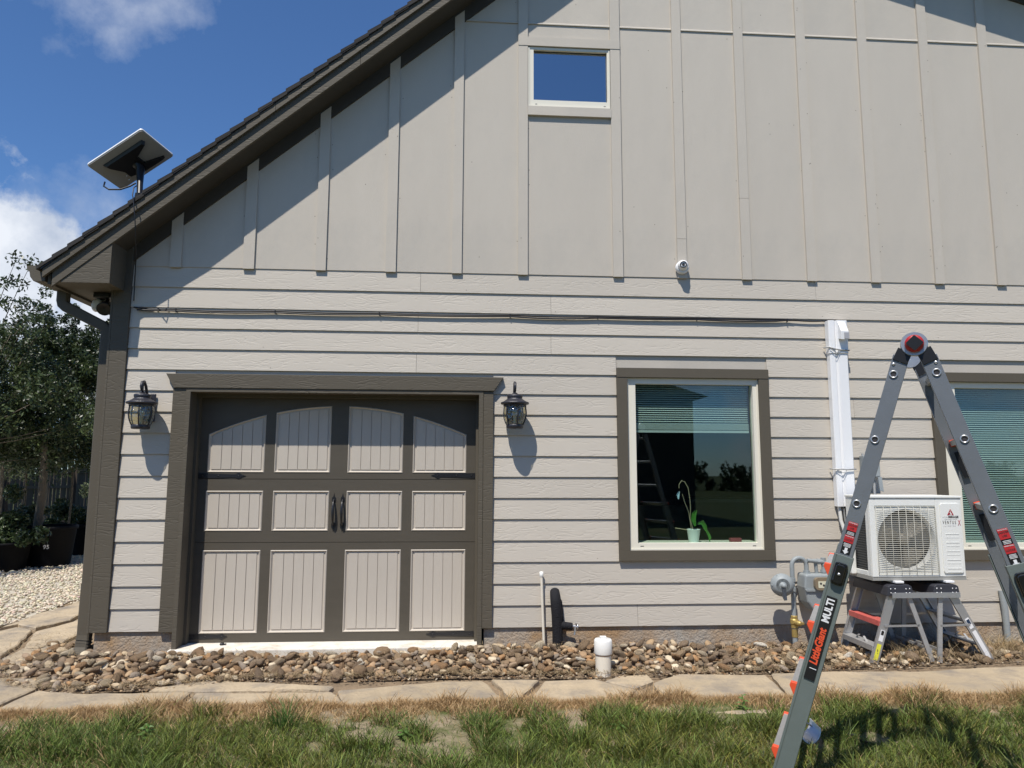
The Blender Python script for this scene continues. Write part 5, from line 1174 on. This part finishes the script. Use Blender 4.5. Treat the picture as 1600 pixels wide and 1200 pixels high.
# bright bracket lying in the grass
p0 = gr(1268, 1165, .0); t = thing('metal_bracket', 'bent shiny metal bracket lying in grass beside the ladder foot', 'bracket', tuple(p0))
b = MB(); o = arc((p0.x, p0.y, .075), .062, 200, 360, 10, (1, .2, .15), (0, .3, .95)); o2 = arc((p0.x, p0.y, .075), .057, 360, 200, 10, (1, .2, .15), (0, .3, .95)); b.prism(o+o2, (-.02, .075, .03)); b.build('curved_plate', m_alulip, t)
b = MB(); b.obox((p0.x-.03, p0.y, .125), Vector((.8, -.3, -.5)).normalized(), Vector((.3, .95, 0)).normalized(), Vector((.5, -.1, .8)).normalized(), .08, .03, .004); b.tube([(p0.x-.15, p0.y+.02, .10), (p0.x-.04, p0.y, .09)], .014, 8); b.build('arm', m_alud, t)
p0 = gr(1352, 1165, 0); b = MB(); b.obox((p0.x, p0.y, .02), Vector((.4, -.9, .1)).normalized(), Vector((.9, .4, 0)).normalized(), (0, 0, 1), .11, .016, .012); b.obox((p0.x-.04, p0.y+.07, .03), Vector((.4, -.9, .1)).normalized(), Vector((.9, .4, 0)).normalized(), (0, 0, 1), .05, .03, .02); tag(b.build('hand_tool', m_blackp, bevel=.003), 'small dark hand tool lying in the grass in the ladder shadow', 'tool')

# ------------------------------------------------------------------ orchid on the sill
X0 = at(1084, 845, .15).x; t = thing('potted_orchid', 'orchid in a mint pot on the sill behind the window', 'potted plant', (X0, .15, .872))
z0 = .872; b = MB(); b.lathe([(.042, 0), (.044, .01), (.058, .105), (.060, .11), (.055, .11), (.052, .10)], (X0, .15, z0), n=24); b.lathe([(.053, .095), (.0, .097)], (X0, .15, z0), n=16); b.build('pot', m_ceram, t)
P_ = lambda px, py, y=.15: at(px, py, y)
b = MB(); b.tube([P_(1083, 828), P_(1078, 810), P_(1079, 795), P_(1078, 780), P_(1075, 762), P_(1070, 753), P_(1065, 751), P_(1061, 757), P_(1061, 763)], .0028, 6); b.tube([P_(1080, 826), P_(1076, 800), P_(1070, 785), P_(1066, 772)], .002, 6); b.tube([P_(1074, 828), P_(1062, 826), P_(1055, 825)], .003, 6); b.build('stem', mat('pale dry stem', (.45, .38, .24), .6), t)
def leafm(pts, w, name='leaf', mt=m_orch):
    b = MB(); v = []; n = len(pts)
    for i, p in enumerate(pts):
        ww = w*math.sin(math.pi*(.12+.80*i/(n-1))); d = (pts[min(i+1, n-1)]-pts[max(i-1, 0)]).normalized(); s = d.cross(Vector((0, 1, 0))).normalized(); v += [p-s*ww+Vector((0, -.006, 0)), p+Vector((0, .004, 0)), p+s*ww+Vector((0, -.006, 0))]
    b.add(v, [(i*3+j, i*3+j+1, (i+1)*3+j+1, (i+1)*3+j) for i in range(n-1) for j in (0, 1)], 0, True); b.build(name, mt, t)
leafm([P_(1086, 822), P_(1083, 812), P_(1084, 803), P_(1088, 797)], .024); leafm([P_(1090, 818), P_(1097, 816), P_(1101, 823), P_(1104, 832)], .022); leafm([P_(1102, 826), P_(1106, 833), P_(1109, 840), P_(1108, 846)], .014)
leafm([P_(1061, 768), P_(1059, 773), P_(1060, 780)], .014, 'tag', m_bluep)
q = P_(1149, 845, .14); b = MB(); b.box(q.x-.05, q.x+.05, .12, .16, .872, .905); tag(b.build('small_box', mat('faded red box', (.25, .05, .06), .5, var=.4, vscale=30)), 'small red and white box at the right of the window sill', 'box')

# ------------------------------------------------------------------ trees, pots and fence on the left
def leaves(name, C3, n, size, colA, colB, parent, mt=m_leaf):
    """leaf quads round the cluster centres C3 (k,4: x,y,z,r)"""
    k = rng.integers(0, len(C3), n); c_ = C3[k]; d = rng.normal(size=(n, 3)); d /= np.linalg.norm(d, axis=1)[:, None]
    P = c_[:, :3]+d*(c_[:, 3]*rng.random(n)**.45)[:, None]
    a_ = rng.normal(size=(n, 3)); a_ /= np.linalg.norm(a_, axis=1)[:, None]; q = np.cross(a_, rng.normal(size=(n, 3))); q /= np.linalg.norm(q, axis=1)[:, None]
    s = size*(.6+.8*rng.random(n))[:, None]; V = np.stack([P-a_*s, P+q*s*.42, P+a_*s, P-q*s*.42], 1)
    col = colA+(colB-colA)*rng.random((n, 1))*vnoise(P[:, 0]+P[:, 2], P[:, 1]+P[:, 2], 3.1, 5)[:, None]*1.5
    return npmesh(name, V.reshape(-1, 3), np.arange(4*n).reshape(-1, 4), mt, np.repeat(col, 4, 0), parent=parent)
def tree(name, label, base, h0, top, rad, ncl, nleaf, lsize, cA, cB, cat='tree', trunk_r=.05, sparse=.0, seed=1, group=None, crowny=1.0, shape=1.0):
    r = random.Random(seed); t = thing(name, label, cat, tuple(base), group); B = Vector(base); cl = []; b = MB()
    H_ = top-h0; midz = h0+H_*.42
    b.tube([B, B+Vector((.03, 0, (h0-B.z)*.6)), B+Vector((.0, .02, h0-B.z)), Vector((B.x+.05, B.y, h0+H_*.6))], [trunk_r*1.2, trunk_r, trunk_r*.8, trunk_r*.25], 10)
    for i in range(ncl):
        f = r.random()**.85; z = h0+H_*f; env = (math.sin(math.pi*min(1, (.16+.84*f)**.75)))**.6*shape
        a_ = r.random()*6.283; rr = rad*env*math.sqrt(r.random())*1.0
        c_ = Vector((B.x+math.cos(a_)*rr, B.y+math.sin(a_)*rr*crowny, z)); cr_ = rad*(.20+.16*r.random())*(1-.45*f*sparse-.1)
        cl.append((c_.x, c_.y, c_.z, cr_))
        if i < 26:
            s_ = Vector((B.x, B.y, h0+(z-h0)*.35)); b.tube([s_, s_.lerp(c_, .55)+Vector((0, 0, -.04)), c_], [min(.014, trunk_r*.3), .007, .003], 5)
    for i in range(int(14*(1+sparse*2))):             # thin shoots breaking the outline
        f = r.uniform(.55, 1.0); a_ = r.random()*6.283; env = rad*(1.0-.5*f); c_ = Vector((B.x+math.cos(a_)*env*.8, B.y+math.sin(a_)*env*.8, h0+H_*f)); e_ = c_+Vector((math.cos(a_)*.25*rad, math.sin(a_)*.2*rad, .30*rad+r.random()*.3*rad))
        b.tube([c_, c_.lerp(e_, .5)+Vector((0, 0, .03)), e_], [.007, .005, .003], 5)
        for q in (.3, .65, 1): p_ = c_.lerp(e_, q); cl.append((p_.x, p_.y, p_.z, rad*.085))
    b.build('trunk', m_bark, t)
    C3 = np.array(cl); w = C3[:, 3]**2.0; w /= w.sum(); reps = np.maximum(1, (w*400).astype(int)); C3 = np.repeat(C3, reps, 0)
    tag(leaves('crown', C3, nleaf, lsize, np.array(cA), np.array(cB), t), kind='stuff')
    return t
dG = (.020, .036, .012); dG2 = (.10, .135, .045); lG = (.05, .075, .03); lG2 = (.20, .24, .12)
def gpos(px, D, z=0): p = dep(px, 740, D); return (p.x, p.y, z)
tree('evergreen_tree', 'dense dark evergreen tree growing between the corner and the pots', gpos(112, 12.6), 1.62, 3.85, 1.05, 70, 40000, .029, dG, dG2, trunk_r=.018, seed=3, sparse=.9)
tree('evergreen_tree', 'dark leafy evergreen low between the left edge and the slender trunk', gpos(40, 12.3), 1.6, 3.35, .95, 60, 24000, .030, dG, dG2, trunk_r=.02, seed=31, sparse=.5)
tree('evergreen_tree', 'loose grey green tree with thin upright shoots at the left edge', gpos(2, 13.8), 1.5, 3.85, 1.1, 40, 11000, .031, lG, lG2, trunk_r=.035, seed=8, sparse=1.6, shape=.85)
tree('evergreen_tree', 'thin topped tree rising behind the dense dark tree', gpos(72, 15.0), 1.7, 4.15, 1.05, 34, 11000, .033, lG, lG2, trunk_r=.035, seed=12, sparse=1.6, shape=.8)
tree('evergreen_tree', 'narrow evergreen close behind the downspout', gpos(166, 16.5), 1.0, 3.5, .8, 30, 9000, .035, dG, lG2, trunk_r=.04, seed=15, sparse=1.0)
tree('evergreen_tree', 'broad spreading tree at the left edge shading the pots', gpos(-80, 10.8), 1.6, 3.9, 1.6, 60, 26000, .034, dG, dG2, trunk_r=.07, seed=21, sparse=.4, crowny=1.1)
# black nursery pots
def pot(label, px, D, r, h, lean=0, num=False, plant=None, seed=0):
    B = Vector(gpos(px, D)); t = thing('plant_pot', label, 'plant pot', tuple(B), 'black nursery pots along the fence'); b = MB()
    b.lathe([(r*.82, 0), (r*.97, h*.9), (r*1.03, h*.91), (r*1.03, h), (r*.96, h), (r*.94, h*.9)], B, n=28); b.build('tub', m_pot, t)
    b = MB(); b.lathe([(r*.95, h*.88), (0, h*.92)], B, n=20); b.build('potting_soil', m_soil, t)
    if num:
        dd = (CAM-B); dd.z = 0; dd.normalize(); rt = Vector((-dd.y, dd.x, 0)); q = B+dd*(r*.925)+Vector((0, 0, h*.50))-rt*r*.1
        text('95', .085, q, rt, (0, 0, 1), m_stkw, t, depth=.03)
    return B
Bp_ = pot('large black nursery pot marked 95 holding a slender trunk', 86, 11.6, .38, .62, num=True)
pot('black nursery pot at the left edge below dark shrub leaves', 12, 11.0, .40, .42); pot('black nursery pot half hidden behind the downspout', 140, 13.2, .38, .55); pot('black nursery pot behind the numbered pot', 105, 13.6, .36, .55)
P0 = dep(58, 826, 11.5); b = MB(); b.tube([(P0.x, P0.y, .5), P0, dep(64, 780, 11.5), dep(68, 735, 11.55), dep(70, 690, 11.6)], [.075, .068, .058, .052, .045], 12)
t = thing('slender_tree', 'slender pale trunk rising from the numbered black pot', 'tree', (P0.x, P0.y, .55)); b.build('trunk', m_bark, t)
C3 = np.array([(P0.x+.15+random.gauss(0, .5), P0.y+random.gauss(0, .5), 1.95+random.random()*1.3, .25) for i in range(30)]); tag(leaves('crown', C3, 9000, .03, np.array(dG), np.array(dG2), t), kind='stuff')
def shrub(label, px, D, z, r, n, seed, cB=(.07, .11, .04)):
    B = Vector(gpos(px, D, z)); t = thing('shrub', label, 'shrub', tuple(B)); rr = random.Random(seed); cl = [(B.x+rr.gauss(0, r*.5), B.y+rr.gauss(0, r*.4), B.z+abs(rr.gauss(0, r*.45)), r*.35) for i in range(16)]
    b = MB(); 
    for c_ in cl[:8]: b.tube([B, Vector(c_[:3])], [.012, .004], 5)
    b.build('stem', m_bark, t); tag(leaves('foliage', np.array(cl), n, .035, np.array((.02, .035, .012)), np.array(cB), t), kind='stuff')
shrub('dark leafy shrub in the pot at the left edge', 25, 11.0, .45, .42, 5500, 2, (.09, .13, .05)); shrub('low dark shrub behind the numbered pot', 118, 13.2, .55, .38, 3000, 3); shrub('small upright shrub with pale shoots left of the slender trunk', 44, 11.8, .65, .26, 1600, 4, (.16, .18, .09))
# fence
fa, fb = Vector(gpos(-130, 17.5)), Vector(gpos(230, 28)); L_ = (fb-fa).length; fd = (fb-fa).normalized(); fn = Vector((fd.y, -fd.x, 0))
if fn.dot(CAM-fa) < 0: fn = -fn
fence = thing('picket_fence', 'dark weathered board fence standing behind the trees and pots', 'fence', tuple(fa))
s_ = 0; me_p = None
while s_ < L_:
    w_ = .135; p = fa+fd*s_
    if me_p is None:
        b = MB(); b.prism([(-.067, 0, .04), (.067, 0, .04), (.067, 0, 1.74), (.045, 0, 1.775), (-.045, 0, 1.775), (-.067, 0, 1.74)], (0, .018, 0)); o = b.build('picket', m_fence, fence); me_p = o.data
    else: o = bpy.data.objects.new('picket', me_p); COL.objects.link(o); o.parent = fence
    o.location = p-fa+Vector((0, 0, -.08*s_/L_+random.uniform(-.015, .015))); o.rotation_euler = (random.uniform(-.01, .01), random.uniform(-.012, .012), math.atan2(fd.y, fd.x)); s_ += w_+random.choice((.014, .022, .04, .03))
for zz in (.35, 1.05, 1.55):
    b = MB(); b.beam(fa+fn*.035+Vector((0, 0, zz)), fb+fn*.035+Vector((0, 0, zz-.08)), .09, .04, (0, 0, 1)); b.build('rail', m_fence, fence)
for i in range(8):
    p = fa.lerp(fb, i/7)+fn*.10; b = MB(); b.box(p.x-.045, p.x+.045, p.y-.045, p.y+.045, 0, 1.85); b.build('post', m_fence, fence)
# bright open ground and hedge beyond the fence
for i, (px, D, top, rad) in enumerate([(-60, 36, 3.2, 2.2), (60, 40, 3.0, 2.4), (160, 44, 2.8, 2.2)]):
    tree('distant_tree', ['round green tree far behind the left of the fence', 'low green tree far behind the middle of the fence', 'low green tree far behind the house corner'][i], gpos(px, D), .4, top, rad, 30, 5000, .12, lG, lG2, trunk_r=.1, seed=40+i, sparse=.2)

# ------------------------------------------------------------------ what stands behind the photographer (seen mirrored in the panes)
t = thing('shed', 'dark timber shed behind the photographer mirrored in the window', 'shed', (0, -17, 0))
b = MB(); b.box(-9, 7.6, -24, -17, -.04, 4.0); b.build('wall', m_barn, t)
b = MB(); b.prism([(-9.5, -16.6, 4.0), (8.0, -16.6, 4.0), (-.7, -16.6, 6.6)], (0, -7.8, 0)); b.build('roof', m_barn, t)
for i, (x, y_, top, rad) in enumerate([(17+2.6*i_, -58-2*(i_ % 3), 1.5+1.0*((i_*7) % 4)/3, 1.7) for i_ in range(18)]):
    tree('distant_tree', 'round green tree in the row behind the photographer', (x, y_, 0), -.6, top, rad, 26, 3600, .13, dG, dG2, trunk_r=.12, seed=60+i, group='tree row behind the photographer')
